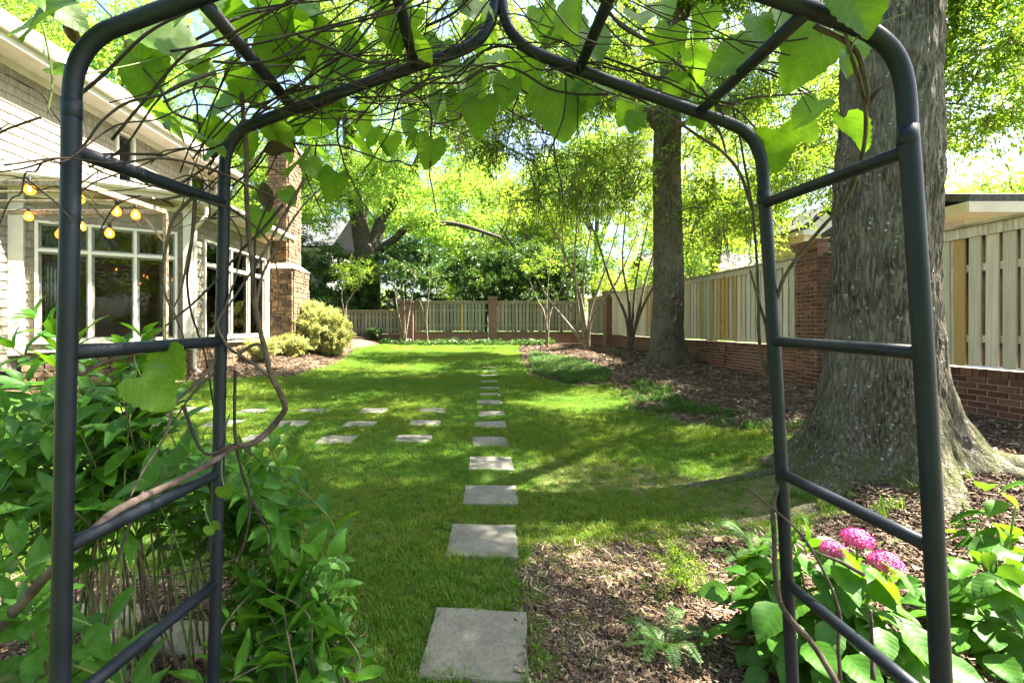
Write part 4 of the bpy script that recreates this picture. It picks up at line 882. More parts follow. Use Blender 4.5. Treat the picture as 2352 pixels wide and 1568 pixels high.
LM = {
 'oak': leafmat('oak_leaf', (.10, .20, .022), (.34, .54, .035), ((.62, .72, .5), (1.25, 1.1, 1.3)), .55, .5, .3),
 'pale': leafmat('pale_tree_leaf', (.14, .26, .035), (.40, .60, .065), ((.7, .8, .6), (1.25, 1.15, 1.3)), .55, .5, .3),
 'dark': leafmat('evergreen_leaf', (.050, .115, .026), (.12, .22, .02), ((.6, .7, .6), (1.5, 1.4, 1.3)), .25, .28, .6),
 'yel': leafmat('yellow_green_leaf', (.13, .22, .025), (.38, .52, .04), ((.75, .8, .6), (1.25, 1.15, 1.3)), .55, .5, .3),
 'aza': leafmat('azalea_leaf', (.34, .37, .14), (.42, .44, .10), ((.75, .8, .7), (1.35, 1.25, 1.3)), .35, .5, .3),
}
SPR = {
 'oak': [proto('oak_spray_%d' % k, spray(k, 34, .62, .105, .030, 0).mesh('oak_spray', [LM['oak'], MAT['limb']])) for k in range(5)],
 'pale': [proto('pale_spray_%d' % k, spray(20 + k, 30, .75, .15, .060, 0).mesh('pale_spray', [LM['pale'], MAT['limb']])) for k in range(4)],
 'yel': [proto('yel_spray_%d' % k, spray(40 + k, 30, .6, .10, .04, 0).mesh('yel_spray', [LM['yel'], MAT['limb']])) for k in range(4)],
 'dark': [proto('dark_spray_%d' % k, spray(60 + k, 34, .42, .13, .060, 0, .0).mesh('dark_spray', [LM['dark'], MAT['limb']])) for k in range(4)],
 'aza': [proto('aza_spray_%d' % k, spray(80 + k, 34, .2, .055, .024, 0, 0).mesh('aza_spray', [LM['aza'], MAT['limb']])) for k in range(3)],
}
def blob_points(blobs, seed, tight=1.0):
    """blobs: (centre, radii, n_clumps, n_points); returns clump centres and points gathered round them"""
    r = np.random.default_rng(seed); subs = []; pts = []
    for c, rad, ns, n, *shell in blobs:
        u = r.normal(size=(ns, 3)); u /= np.linalg.norm(u, axis=1)[:, None]; lo = shell[0] if shell else .3; u *= (lo + (1 - lo) * r.random(ns) ** .6)[:, None]
        s = np.array(c) + u * np.array(rad); subs.append(s)
        k = r.integers(0, ns, n); sg = np.array(rad).mean() * .12 * (tight if len(shell) < 2 else shell[1])
        pts.append(s[k] + r.normal(0, 1, (n, 3)) * np.array([sg, sg, sg * .55]))
    return np.concatenate(subs), np.concatenate(pts)
def tree(name, label, base, tpath, trad, limbs, blobs, kind, mat, seed, scale=1., group=None, lobes=None, flare=0, fh=.3, na=40, step=.12, ridge=.01, br=.03, hang=0, limbmat=None, nbranch=None, maxb=6.0):
    """tree > trunk, limb..., crown. limbs: (points, r0, r1)"""
    base = Vector(base); t = thing(name, label, 'tree', base, group); rnd = random.Random(seed)
    trunk('trunk', [Vector(p) for p in tpath], trad, mat, t, base, lobes, flare, fh, na, step, ridge)
    anchors = [(Vector(p), .1) for p in spline(tpath, 8)[len(tpath) * 3:]]
    for pts, r0, r1 in limbs:
        sp = spline([Vector(p) for p in pts], 7); rr = lerps([r0, r1], len(sp)); MB().tube(sp, rr, 12, wob=.10).build('limb', limbmat or mat, t, True)
        anchors += [(p, r) for p, r in zip(sp[2:], rr[2:])]
    subs, pts = blob_points(blobs, seed, .78 if kind == 'oak' else 1.0)
    bm_ = MB(); AP = np.array([list(a[0]) for a in anchors]); order = rnd.sample(range(len(subs)), len(subs))
    for k in order[:nbranch]:
        s = subs[k]; d = np.linalg.norm(AP - s, axis=1) + .35 * np.maximum(0, AP[:, 2] - s[2]); i = int(np.argmin(d)); a = Vector(AP[i]); b = Vector(s); v_ = b - a
        if v_.length > maxb or v_.length < .15: continue
        mid = a.lerp(b, .5) + Vector((rnd.gauss(0, .10), rnd.gauss(0, .10), .10 + rnd.gauss(0, .06))) * v_.length
        sp = spline([a, mid, b], 6); r0 = min(br * (.4 + v_.length * .3), .09); MB
        bm_.tube(sp, lerps([r0, r0 * .5, .006], len(sp)), 5, False)
        AP = np.concatenate([AP, np.array([list(q) for q in sp[4::3]])])
        for _ in range(3):  # side twigs
            q = sp[rnd.randrange(4, len(sp))]; dv = Vector((rnd.gauss(0, 1), rnd.gauss(0, 1), rnd.gauss(-.2, .7))).normalized() * rnd.uniform(.3, .9) * scale
            bm_.tube([q, q + dv * .5 + Vector((0, 0, .05)), q + dv - Vector((0, 0, .1))], [.008, .006, .003], 4, False)
        for _ in range(hang):  # long hanging twigs
            q = sp[rnd.randrange(3, len(sp))]; l = rnd.uniform(.5, 1.8); x = rnd.gauss(0, .25); y = rnd.gauss(0, .25)
            bm_.tube([q, q + Vector((x * .4, y * .4, -l * .35)), q + Vector((x * .9, y * .7, -l * .7)), q + Vector((x + rnd.gauss(0, .06), y, -l))], [.011, .009, .006, .003], 4, False)
    if bm_.v: tag(bm_.build('branches', limbmat or mat, t, True), kind='stuff')
    n = len(pts); r = np.random.default_rng(seed + 5)
    rot = np.stack([r.normal(0, .7, n), r.normal(0.12, .45, n), r.uniform(0, 6.283, n)], 1)
    scatter('crown', pts - np.array(base), rot, scale * r.uniform(.7, 1.3, n), r.integers(0, len(SPR[kind]), n), SPR[kind], t)
    return t
def gz(x, y, d=.08): return Vector((x, y, g1(x, y) - d))
# the big oak on the right
bx1, by1 = TREE1; b1 = gz(bx1, by1, .25)
tree('oak_tree', 'massive lichened oak trunk with flaring mossy roots beside the near fence', b1,
     [b1, (bx1, by1, 1.0), (bx1 + .01, by1, 2.0), (bx1 + .05, by1, 3.2), (bx1 + .1, by1 + .05, 4.6), (bx1 + .1, by1 + .2, 6.2), (bx1, by1 + .4, 8.0)], [.40, .385, .365, .345, .335, .33, .22],
     [([(bx1 + .1, by1 + .1, 5.4), (bx1 + 1.6, by1 + 1.0, 6.4), (bx1 + 3.4, by1 + 2.6, 6.6), (bx1 + 4.8, by1 + 4.0, 6.1)], .14, .03), ([(bx1, by1 + .2, 6.0), (bx1 - 1.5, by1 + 1.2, 7.6), (bx1 - 3.4, by1 + 2.4, 8.6)], .16, .04),
      ([(bx1 + .1, by1 + .1, 5.9), (bx1 + 1.8, by1 - .6, 7.4), (bx1 + 3.4, by1 - 1.4, 8.2)], .13, .03), ([(bx1 + .1, by1 + .3, 7.0), (bx1 + .6, by1 + 2.2, 9.0), (bx1 + 1.0, by1 + 4, 10)], .14, .04)],
     [((8.1, 7.6, 5.55), (1.5, 1.7, 1.15), 26, 560), ((7.6, 7.2, 7.2), (2.2, 2.0, 1.1), 20, 420), ((1.2, 6.0, 8.4), (3.2, 2.6, 1.5), 14, 360, .2, .55), ((5.1, 3.6, 8.4), (1.9, 2.2, 1.4), 8, 210, .2, .6), ((7.2, 6.4, 9.8), (3.8, 3.2, .9), 56, 1700, .0, .40), ((6.0, 2.2, 10.4), (3.0, 2.4, .9), 15, 430, .0, .42), ((6.15, 2.6, 8.6), (.5, .45, .25), 5, 200, .0, 3.0), ((5.2, 3.2, 8.6), (1.2, .8, .4), 6, 200, .0, 1.3), ((4.4, 8.0, 10.0), (3.4, 2.6, 1.8), 12, 260), ((7.4, 9.2, 4.9), (1.0, 1.0, .9), 8, 110)],  # tight high clumps are out of view, added to shade first slab and lawn
     'oak', MAT['oak'], 3, 1.0, lobes=[(R(200), .38, .9), (R(255), .36, .95), (R(310), .34, 1.25), (R(345), .30, 1.1), (R(20), .4, .8), (R(95), .5, .7), (R(150), .4, .7)], flare=.44, fh=.34, na=300, step=.018, ridge=.021, limbmat=MAT['limb'])
# second oak
bx2, by2 = TREE2; b2 = gz(bx2, by2, .2)
S2 = lambda x, y, Y=12.5: P(x, y, Y)
tree('oak_tree', 'tall slender oak rising from the mulch bed with limbs forking over the lawn', b2,
     [b2, (bx2, by2, 1.2), (bx2, by2, 3.0), (bx2 - .02, by2, 5.2), (bx2 + .02, by2, 7.0), (bx2 + .15, by2, 9.0), (bx2 + .3, by2, 12.5)], [.46, .42, .385, .36, .34, .30, .16],
     [([S2(1520, 300), S2(1490, 262), S2(1430, 240, 12.2), S2(1330, 222, 11.8), S2(1220, 175, 11.2)], .19, .05), ([S2(1540, 230), S2(1590, 195), S2(1640, 120, 12.8), S2(1730, 70, 13), S2(1860, 20, 13)], .20, .06),
      ([S2(1545, 160), S2(1480, 60, 12), S2(1380, -60, 11.5)], .16, .04), ([S2(1555, 60), S2(1640, -80, 12.5), S2(1750, -200, 13)], .15, .04), ([S2(1330, 222, 11.8), S2(1230, 260, 11.4), S2(1130, 285, 11), S2(1020, 290, 10.8)], .07, .02),
      ([S2(1520, 330), S2(1560, 290, 11.6), S2(1700, 230, 10.8), S2(1850, 215, 10.4)], .09, .02)],
     [((1.2, 11.0, 7.4), (3.0, 2.6, 1.6), 44, 800), ((-2.4, 10.8, 8.6), (3.0, 2.4, 1.5), 30, 560), ((7.6, 12.2, 6.6), (2.8, 2.4, 1.9), 36, 680), ((4.0, 12.5, 9.4), (4.6, 3.2, 1.6), 28, 500), ((9.6, 13.6, 7.8), (2.4, 2.4, 1.8), 20, 380), ((6.8, 11.8, 10.6), (4.0, 3.4, .9), 55, 1650, .0, .40), ((6.0, 17.6, 10.8), (4.2, 3.4, 1.0), 54, 1400, .0, .42),  # the two tight high clumps are added to throw dapples on the lawn
      ((2.6, 12.0, 5.4), (2.4, 1.6, 1.0), 26, 190, .2, 1.7), ((6.8, 11.4, 4.6), (1.3, 1.4, .7), 10, 130)],
     'oak', MAT['oak2'], 4, 1.05, lobes=[(R(200), .4, .9), (R(265), .4, .8), (R(320), .35, 1.0), (R(60), .5, .7), (R(130), .5, .7)], flare=.30, fh=.28, na=130, step=.04, ridge=.014, hang=3, limbmat=MAT['limb'])
oak2 = [o for o in COL.objects if o.get('label', '').startswith('tall slender oak')][0]; rh = random.Random(8); hb_ = MB()
for k in range(46):   # long bare hanging twigs under the lower limbs
    p = P(rh.uniform(960, 1460), rh.uniform(235, 330), rh.uniform(10.2, 12.2)); d = Vector((rh.gauss(0, .35), rh.gauss(0, .2), -1)).normalized(); L = rh.uniform(.9, 2.6); q = [p]
    for i in range(7): d = (d + Vector((rh.gauss(0, .22), rh.gauss(0, .12), -.12))).normalized(); q.append(q[-1] + d * L / 7)
    r0 = rh.uniform(.006, .012); hb_.tube(spline(q, 3), lerps([r0, .003], 22), 4, False)
    for _ in range(6):
        a_ = q[rh.randrange(1, 7)]; v_ = Vector((rh.gauss(0, .8), rh.gauss(0, .4), -.6)).normalized() * rh.uniform(.15, .55); hb_.tube([a_, a_ + v_ * .5 + Vector((0, 0, .03)), a_ + v_], [r0 * .6, r0 * .45, .002], 3, False)
tag(hb_.build('hanging_twigs', MAT['limb'], oak2, True), kind='stuff')
# far wood behind the fences: each a tree of its own
def fartree(label, x, y, h, r, kind, seed, cr, ns=30, n=600, sc=1.5, name='background_tree', mat=None, tr=.22, ch=.62, group='trees behind the fences'):
    b = gz(x, y, .1); z0 = b.z; rr = random.Random(seed); lb = []
    for k in range(4):
        a = k * 1.6 + rr.uniform(0, 1); s = z0 + h * rr.uniform(.35, .5); lb.append(([(x, y, s), (x + math.cos(a) * cr[0] * .35, y + math.sin(a) * cr[1] * .35, s + h * .18), (x + math.cos(a) * cr[0] * .7, y + math.sin(a) * cr[1] * .7, s + h * .3)], tr * .5, tr * .12))
    return tree(name, label, b, [b, (x + rr.uniform(-.2, .2), y, z0 + h * .25), (x + rr.uniform(-.3, .3), y, z0 + h * .5), (x, y, z0 + h * .85)], [tr * 1.2, tr, tr * .8, tr * .3], lb,
                [((x, y, z0 + h * ch), cr, ns, n, .25)], kind, mat or MAT['farbark'], seed, sc, group, na=18, step=.4, br=.02, nbranch=22)
# the forked tree left of centre, with one long limb
b3 = gz(-6.5, 28, .1)
T3 = lambda x, y, Y=28: P(x, y, Y)
tree('forked_tree', 'old forked tree behind the evergreens with one long low limb to the right', b3, [b3, T3(846, 640), T3(842, 585), T3(826, 520), T3(812, 440), T3(800, 330), T3(790, 200)], [.75, .70, .72, .50, .42, .3, .15],
     [([T3(850, 590), T3(868, 530), T3(905, 460), T3(950, 390, 27), T3(985, 300, 26)], .45, .14), ([T3(862, 578), T3(900, 555, 27.6), T3(945, 520, 27), T3(1040, 514, 26.5), T3(1150, 546, 26)], .30, .09), ([T3(815, 460), T3(760, 400, 27), T3(700, 340, 26)], .28, .08), ([T3(800, 330), T3(850, 200, 27), T3(880, 60, 27)], .25, .06)],
     [((-6, 26.5, 12.5), (5.5, 4, 4), 40, 1000), ((-3.0, 26, 9.5), (3.6, 3, 2.2), 24, 560), ((-9.5, 26, 9.5), (3.2, 3, 2.4), 24, 560), ((-6.5, 26.5, 17), (6, 4, 3.5), 26, 560)], 'pale', MAT['farbark'], 6, 1.15, limbmat=MAT['farbark'], na=40, step=.15, ridge=.04)
fl_ = [('tall pale tree behind the house roof ridge', -18, 22, 18, 'pale', (6, 5, 6.0), 44, 1200, 1.5), ('dense tree over the near end of the house roof', -17, 13, 16.5, 'oak', (5, 4, 4.0), 34, 900, 1.4), ('leafy tree rising between the house corner and the chimney', -12.2, 21.5, 13, 'oak', (3.6, 3.2, 4.4), 34, 760, 1.5),
       ('broad pale tree far behind the middle of the back fence', 0.5, 37, 15, 'pale', (6.0, 4, 5.6), 40, 1100, 1.6), ('yellow-green tree behind the narrow back pillar', 3.4, 31, 11, 'yel', (3.6, 3, 4.4), 32, 760, 1.6),
       ('tall pale tree behind the back corner of the fence', 9, 34, 16, 'pale', (5.6, 4, 6.0), 40, 1050, 1.6), ('yellow-green tree beyond the long fence and second trunk', 11.5, 22.0, 10.5, 'yel', (3.2, 3, 3.9), 34, 800, 1.4),
       ('large tree behind the shingle-roofed house', 22, 46, 15, 'pale', (8, 5, 6.5), 40, 900, 2.0), ('distant rounded tree behind the grey neighbour roof', 40, 34, 14.5, 'pale', (5.0, 4, 5.2), 34, 900, 1.8),
       ('tall tree at the back left behind the outbuilding', -9.5, 40, 17, 'yel', (6, 4, 6.5), 38, 1000, 1.7), ('distant tree filling the gap behind the forked tree', -2.5, 46, 20, 'pale', (8, 5, 8), 40, 1000, 2.2),
       ('distant tree behind the back corner evergreens', 7.0, 48, 22, 'yel', (8, 5, 9), 40, 1000, 2.2), ('distant tall tree beyond the side fence', 18.5, 40, 18, 'yel', (5.5, 4, 6.5), 36, 800, 2.0), ('tree far behind the pale grey-green house', -22, 46, 18, 'pale', (7, 5, 7), 34, 800, 2.2)]
for k, (l, x, y, h, kd, cr, ns, n, sc) in enumerate(fl_): fartree(l, x, y, h, 0, kd, 100 + k, cr, ns, n, sc)
ub_ = [('low yellow-green bush behind the low back fence', -8.6, 30, 2.6), ('yellow-green bush between the wide back pillar and the narrow one', -1.9, 29.6, 3.0), ('yellow-green bush behind the fence left of the narrow pillar', -.2, 30.4, 3.4), ('yellow-green bush behind the fence right of the narrow pillar', 2.6, 30.2, 3.2), ('pale bush behind the fence in the back corner', 5.6, 30, 3.3), ('pale bush behind the side fence near the corner', 8.4, 26.5, 3.4), ('yellow-green bush behind the long side fence', 9.0, 20.5, 3.3), ('yellow-green bush under the forked tree', -5.6, 30.2, 2.8)]
for k, (l, x, y, zc) in enumerate(ub_):
    b = gz(x, y, .1); tree('background_bush', l, b, [b, (x + .1, y, 1.4), (x, y, 2.4), (x, y, 3.4)], [.09, .07, .05, .02], [([(x, y, 1.0), (x - .5, y - .1, 2.0), (x - 1.1, y, 2.9)], .05, .02), ([(x, y, .9), (x + .5, y - .1, 1.9), (x + 1.0, y, 2.8)], .05, .02)], [((x, y, zc), (1.7, 1.0, 1.7), 40, 330, .3)], 'yel' if k % 2 else 'pale', MAT['farbark'], 400 + k, 1.0, 'bushes behind the fences', na=12, step=.2, nbranch=16)
for k, (l, x, y, h) in enumerate((('leafy tree behind the arch entrance, mirrored in the bay window glass', -4.5, -7, 10), ('broad tree behind the arch entrance, left of the mirrored one', -10, -5, 11), ('leafy tree behind the arch entrance, right of the mirrored one', 1.5, -9, 11))):
    fartree(l, x, y, h, 0, 'oak', 460 + k, (3.4, 2.6, 4.4), 40, 700, 1.6, ch=.5, group='trees behind the arch entrance')
# evergreens leaning over the back fence
ev = [('round dark evergreen between the chimney and the forked trunk', -9.7, 26.9, (2.0, 1.4, 2.0), 3.9), ('dark evergreen under the forked trunk, behind the low fence', -7.6, 27.2, (1.5, 1.2, 1.6), 3.5), ('dark glossy evergreen standing over the wide back pillar', -4.1, 27.0, (2.1, 1.4, 1.8), 4.0),
      ('dark glossy evergreen over the narrow back pillar', .6, 27.2, (1.9, 1.3, 1.6), 4.0), ('dark evergreen over the fence right of the narrow pillar', 3.3, 27.0, (2.1, 1.4, 1.7), 4.0), ('dark evergreen in the back corner behind the bare stems', 5.2, 27.6, (1.7, 1.3, 1.5), 4.1)]
for k, (l, x, y, cr, zc) in enumerate(ev):
    b = gz(x, y, .1); tree('evergreen_tree', l, b, [b, (x + .1, y, 1.6), (x, y, 3.0), (x, y, 4.6)], [.12, .10, .08, .03], [([(x, y, 1.9), (x - .5, y - .2, 2.7), (x - .9, y, 3.5)], .06, .02), ([(x, y, 2.0), (x + .5, y - .2, 2.9), (x + .9, y - .1, 3.6)], .06, .02)],
                           [((x, y, zc + .35), (cr[0] * 1.18, cr[1] * 1.1, cr[2] * 1.35), 62, 1150, .45)], 'dark', MAT['farbark'], 200 + k, .95, 'evergreens behind the back fence', na=14, step=.2, nbranch=14)
# crape myrtle stems by the fence, bare below and leafy above
def multistem(label, stems, blobs, kind, seed, base, r0=.045, mat=None, group=None, hang=0):
    b = Vector(base); t = thing('multi_stem_tree', label, 'tree', b, group); rnd = random.Random(seed); anchors = []
    for pts in stems:
        sp = spline([Vector(p) for p in pts], 6); MB().tube(sp, lerps([r0, r0 * .75, r0 * .3], len(sp)), 9, wob=.12).build('stem', mat or MAT['palebark'], t, True); anchors += sp[4:]
    subs, pts = blob_points(blobs, seed); bm_ = MB(); AP = np.array([list(a) for a in anchors])
    for s in subs:
        i = int(np.argmin(np.linalg.norm(AP - s, axis=1) + .4 * np.maximum(0, AP[:, 2] - s[2]))); a = Vector(AP[i]); q = Vector(s); v_ = q - a
        if .1 < v_.length < 3.5: sp = spline([a, a.lerp(q, .5) + Vector((rnd.gauss(0, .1), rnd.gauss(0, .1), .1)) * v_.length, q], 5); bm_.tube(sp, lerps([r0 * .45, .005], len(sp)), 5, False)
    if bm_.v: tag(bm_.build('branches', mat or MAT['palebark'], t, True), kind='stuff')
    r = np.random.default_rng(seed); n = len(pts)
    scatter('crown', pts - np.array(b), np.stack([r.normal(0, .7, n), r.normal(.1, .45, n), r.uniform(0, 6.28, n)], 1), r.uniform(.7, 1.2, n), r.integers(0, len(SPR[kind]), n), SPR[kind], t); return t
Q = lambda x, y, Y: P(x, y, Y)
def onG(x, y): return Vector((x, y, g1(x, y) - .05))
cb = onG(4.55, 18.2)
multistem('crape myrtle with many pale bare stems in front of the back corner', [[cb, Q(1318, 740, 18.2), Q(1300, 640, 18), Q(1290, 520, 18)], [cb, Q(1340, 700, 18.2), Q(1345, 600, 18.4), Q(1370, 470, 18.5)], [cb, Q(1330, 720, 18), Q(1320, 600, 17.8), Q(1330, 450, 17.6)], [cb, Q(1355, 720, 18.2), Q(1390, 620, 18.2), Q(1430, 480, 18.4)],
          [cb, Q(1310, 750, 18.3), Q(1262, 690, 18.5), Q(1235, 640, 18.5)], [cb, Q(1360, 730, 18.0), Q(1420, 640, 17.8), Q(1470, 520, 17.8)], [cb, Q(1335, 690, 18), Q(1300, 590, 18), Q(1250, 480, 18)]], [((4.4, 18, 7.2), (2.6, 1.8, 1.9), 40, 340), ((5.6, 17.6, 8.5), (2.0, 1.6, 1.4), 20, 180)], 'yel', 301, cb, .06)
cb = onG(5.35, 15.8)
multistem('crape myrtle with dark leaning stems between the second trunk and the far pillar', [[cb, Q(1452, 740, 15.8), Q(1462, 640, 15.7), Q(1490, 500, 15.5)], [cb, Q(1438, 730, 15.8), Q(1400, 640, 15.6), Q(1375, 560, 15.4), Q(1340, 470, 15.2)], [cb, Q(1470, 700, 15.8), Q(1490, 620, 16), Q(1520, 520, 16.2)], [cb, Q(1445, 700, 15.8), Q(1430, 600, 15.8), Q(1440, 460, 15.8)], [cb, Q(1470, 720, 15.7), Q(1500, 660, 15.4), Q(1540, 590, 15)]],
          [((5.6, 15.6, 6.6), (2.0, 1.6, 1.6), 32, 260)], 'yel', 302, cb, .055, MAT['limb'])
cb = onG(3.6, 22.5)
multistem('thin leaning shrub stems against the back fence near the corner', [[cb, Q(1250, 720, 22.5), Q(1235, 690, 22.4), Q(1215, 640, 22.2)], [cb, Q(1262, 730, 22.5), Q(1275, 690, 22.6), Q(1300, 640, 22.6)], [cb, Q(1255, 720, 22.6), Q(1258, 660, 22.6), Q(1265, 590, 22.6)]], [((3.5, 22.4, 4.6), (1.1, .9, .8), 12, 40)], 'oak', 303, cb, .045)
cb = onG(-6.6, 23.6); multistem('young tree with forked pale stem in front of the low back fence', [[cb, Q(794, 720, 23.6), Q(800, 690, 23.6), Q(830, 650, 23.6)], [cb, Q(790, 715, 23.5), Q(785, 680, 23.4), Q(790, 640, 23.4)]], [((-6.3, 23.6, 4.4), (1.0, .8, .7), 14, 90)], 'oak', 304, cb, .05)
cb = onG(-3.75, 24.4); multistem('young tree with twin pale stems in front of the wide back pillar', [[cb, Q(925, 760, 24.3), Q(912, 705, 24.2), Q(905, 640, 24.2)], [cb, Q(935, 750, 24.3), Q(945, 690, 24.3), Q(955, 640, 24.3)], [cb, Q(930, 745, 24.5), Q(928, 680, 24.5)]], [((-4.0, 24.3, 4.4), (1.0, .8, .6), 14, 80)], 'dark', 305, cb, .05)
cb = onG(-2.5, 24.6); multistem('thin sapling in front of the back fence beside the wide pillar', [[cb, Q(980, 740, 24.6), Q(983, 700, 24.6), Q(988, 640, 24.6)], [cb, Q(975, 730, 24.6), Q(965, 690, 24.6)]], [((-2.4, 24.6, 4.3), (.8, .7, .5), 10, 50)], 'dark', 306, cb, .03)
# pale azalea at the chimney
az = thing('azalea_shrub', 'rounded pale yellow-green azalea beside the stone chimney', 'shrub', (-5.55, 16.6, g1(-5.55, 16.6)))
bb = MB()
for k in range(9): a = k * .7; bb.tube(spline([(-5.55, 16.6, g1(-5.55, 16.6)), (-5.55 + .3 * math.cos(a), 16.6 + .3 * math.sin(a), .9), (-5.55 + .7 * math.cos(a), 16.6 + .6 * math.sin(a), 1.5)], 4), .02, 5)
bb.build('stems', MAT['limb'], az)
_, pts = blob_points([((-5.75, 16.4, 1.35), (.95, .9, .85), 120, 2600, .82), ((-5.3, 16.7, 1.1), (.7, .8, .7), 60, 1100, .8)], 77); pts = pts[pts[:, 2] > gh(pts[:, 0], pts[:, 1]) + .03]; r = np.random.default_rng(1); n = len(pts)
scatter('foliage', pts - np.array(az.location), np.stack([r.normal(0, .5, n), r.normal(-.6, .5, n), r.uniform(0, 6.28, n)], 1), r.uniform(.7, 1.3, n), r.integers(0, 3, n), SPR['aza'], az)
for lb_, x, y, s in (('small pale shrub at the foot of the stone foundation', -6.3, 13.6, .42), ('small dark shrub against the low back brick wall', -5.5, 24.9, .36), ('small green shrub at the foot of the chimney', -5.9, 14.9, .4), ('small dark shrub by the young forked tree', -7.4, 24.9, .4)):
    sh = thing('low_shrub', lb_, 'shrub', (x, y, g1(x, y))); kd = 'dark' if 'dark' in lb_ else 'aza'; _, pts = blob_points([((x, y, g1(x, y) + s * .8), (s, s, s * .8), 24, 240, .5)], int(s * 1000) + int(y)); n = len(pts)
    MB().tube([(x, y, g1(x, y) - .02), (x + .02, y, g1(x, y) + s)], [.02, .008], 5).build('stem', MAT['limb'], sh)
    scatter('foliage', pts - np.array(sh.location), np.stack([r.normal(0, .5, n), r.normal(-.5, .5, n), r.uniform(0, 6.28, n)], 1), (.5 if kd == 'dark' else 1) * r.uniform(.7, 1.2, n), r.integers(0, 3, n), SPR[kd], sh)
# ground cover at the back
n = 900; X = RNG.uniform(-5, 4.2, n); Y = RNG.uniform(24.2, 25.2, n)
o = scatter('ground_cover', np.stack([X, Y, gh(X, Y) + .06], 1), np.stack([RNG.normal(0, .4, n), RNG.normal(-.5, .4, n), RNG.uniform(0, 6.28, n)], 1), RNG.uniform(.4, .8, n), RNG.integers(0, 4, n), SPR['dark'])
tag(o, 'low dark ground cover along the foot of the back wall', 'ground cover', kind='stuff')
# surface roots of the big oak
for k, (pts, r0, r1) in enumerate(([[(3.95, 3.75), (4.35, 3.45), (4.75, 3.25), (5.3, 3.0)], .13, .03], [[(3.85, 3.65), (4.05, 3.35), (4.15, 3.1), (4.1, 2.9)], .11, .03], [[(3.2, 3.75), (2.7, 3.55), (2.2, 3.5), (1.75, 3.45)], .085, .02], [[(3.2, 4.05), (2.6, 4.25), (2.0, 4.25), (1.5, 4.35)], .075, .02], [[(3.5, 3.55), (3.3, 3.2), (2.9, 3.02), (2.2, 2.98)], .07, .02])):
    sp = spline([Vector((x, y, g1(x, y) - .015)) for x, y in pts], 8); rr = lerps([r0, r1], len(sp))
    ob = MB().tube(sp, rr, 12, wob=.16).build('surface_root', MAT['oak'], None, True); ob.data.transform(Matrix.Translation(-b1)); ob.parent = [q for q in COL.objects if q.name == 'oak_tree'][0]
# ================================================================== leaves as single meshes
def leafmesh(name, kind, seed, mat, n=9, fold=.28, curl=.18, wave=.03):
    """unit leaf: base at origin, tip at (0,1,0), upper face +Z"""
    r = random.Random(seed); V = []; Fs = []
    for i in range(n + 1):
        t = i / n
        if kind == 'lance': w = .20 * math.sin(math.pi * min(1, t ** .82)) ** .9 if 0 < t < 1 else 0
        elif kind == 'ovate': w = .33 * math.sin(math.pi * t ** .70) ** .85 if 0 < t < 1 else 0
        else: w = (.50 * (math.sin(math.pi * t ** .50) ** .75) if 0 < t < 1 else 0) + (.13 if t == 0 else 0)
        if 0 < i < n: w *= 1 + (.055 if kind == 'heart' else .035) * (1 if i % 2 else -1) + r.uniform(-.02, .02)
        sw = -.22 * (1 - t) ** 2.2 if kind == 'heart' else -.02
        if kind == 'heart' and i == 0: w = .22; sw = -.16
        z = -curl * t * t
        for e in (-1, -.5, 0, .5, 1):
            x = e * w; y = t + (sw if abs(e) > .9 else sw * .35 if abs(e) > .1 else 0) + (.04 * abs(e) * math.sin(math.pi * t))
            V.append((x, y, z + fold * abs(x) - .25 * fold * (abs(e) > .9) * abs(x) + wave * math.sin(9 * t + seed + e * 2) * abs(e)))
    for i in range(n):
        for k in range(4):
            a = i * 5 + k; Fs.append((a, a + 1, a + 6, a + 5))
    me = bpy.data.meshes.new(name); me.from_pydata(V, [], Fs); me.update(); me.materials.append(mat); me.polygons.foreach_set('use_smooth', [True] * len(me.polygons)); return me
def leafM(p, d, n, s, sx=1.0):
    d = Vector(d).normalized(); x = d.cross(Vector(n)); x = x.normalized() if x.length > 1e-4 else d.orthogonal().normalized(); z = x.cross(d)
    return Matrix.Translation(p) @ Matrix((x, d, z)).transposed().to_4x4() @ Matrix.Diagonal((s * sx, s, s, 1))
LM['vine'] = leafmat('vine_leaf', (.10, .20, .02), (.165, .325, .012), ((.8, .85, .6), (1.15, 1.1, 1.2)), .55, .45, .4, (5.0, 1.05, 9.0), (1.25, 1.2, 1.5), 3)
LM['shrub'] = leafmat('shrub_leaf', (.045, .14, .012), (.13, .30, .010), ((.75, .8, .85), (1.35, 1.25, 1.0)), .34, .5, .3, (6.0, .9, 14), (1.25, 1.2, 1.3), 3)
LM['hyd'] = leafmat('hydrangea_leaf', (.040, .125, .010), (.12, .27, .010), ((.75, .85, .8), (1.35, 1.2, 1.0)), .34, .5, .3, (6.5, .8, 12), (1.25, 1.2, 1.3), 3)
LM['dead'] = leafmat('dried_leaf', (.07, .05, .03), (.12, .08, .03), ((.7, .7, .7), (1.2, 1.2, 1.2)), .2, .8, .2)
VL = [leafmesh('vine_leaf', 'heart', k, LM['vine'], 16, .16 + .1 * (k % 3), .10 + .08 * (k % 4), .03) for k in range(6)]
# ================================================================== the vine on the arch
vine = thing('grape_vine', 'leafy vine with a tangle of bare twigs climbing over the garden arch', 'vine', (0, 1.3, 0))
def put(me, name, root, M):
    o = link(name, me, root); o.matrix_local = Matrix.Translation(-root.location) @ M; return o
def vtube(pts, r0, r1, mat='twig', n=6, steps=6, wob=.15, name='twig'):
    sp = spline(pts, steps); return MB().tube(sp, lerps([r0, r1] if not hasattr(r0, '__len__') else r0, len(sp)), n, wob=wob).build(name, MAT[mat], vine, True)
def D3(L): return [P(x, y, Y) for x, y, Y in L]
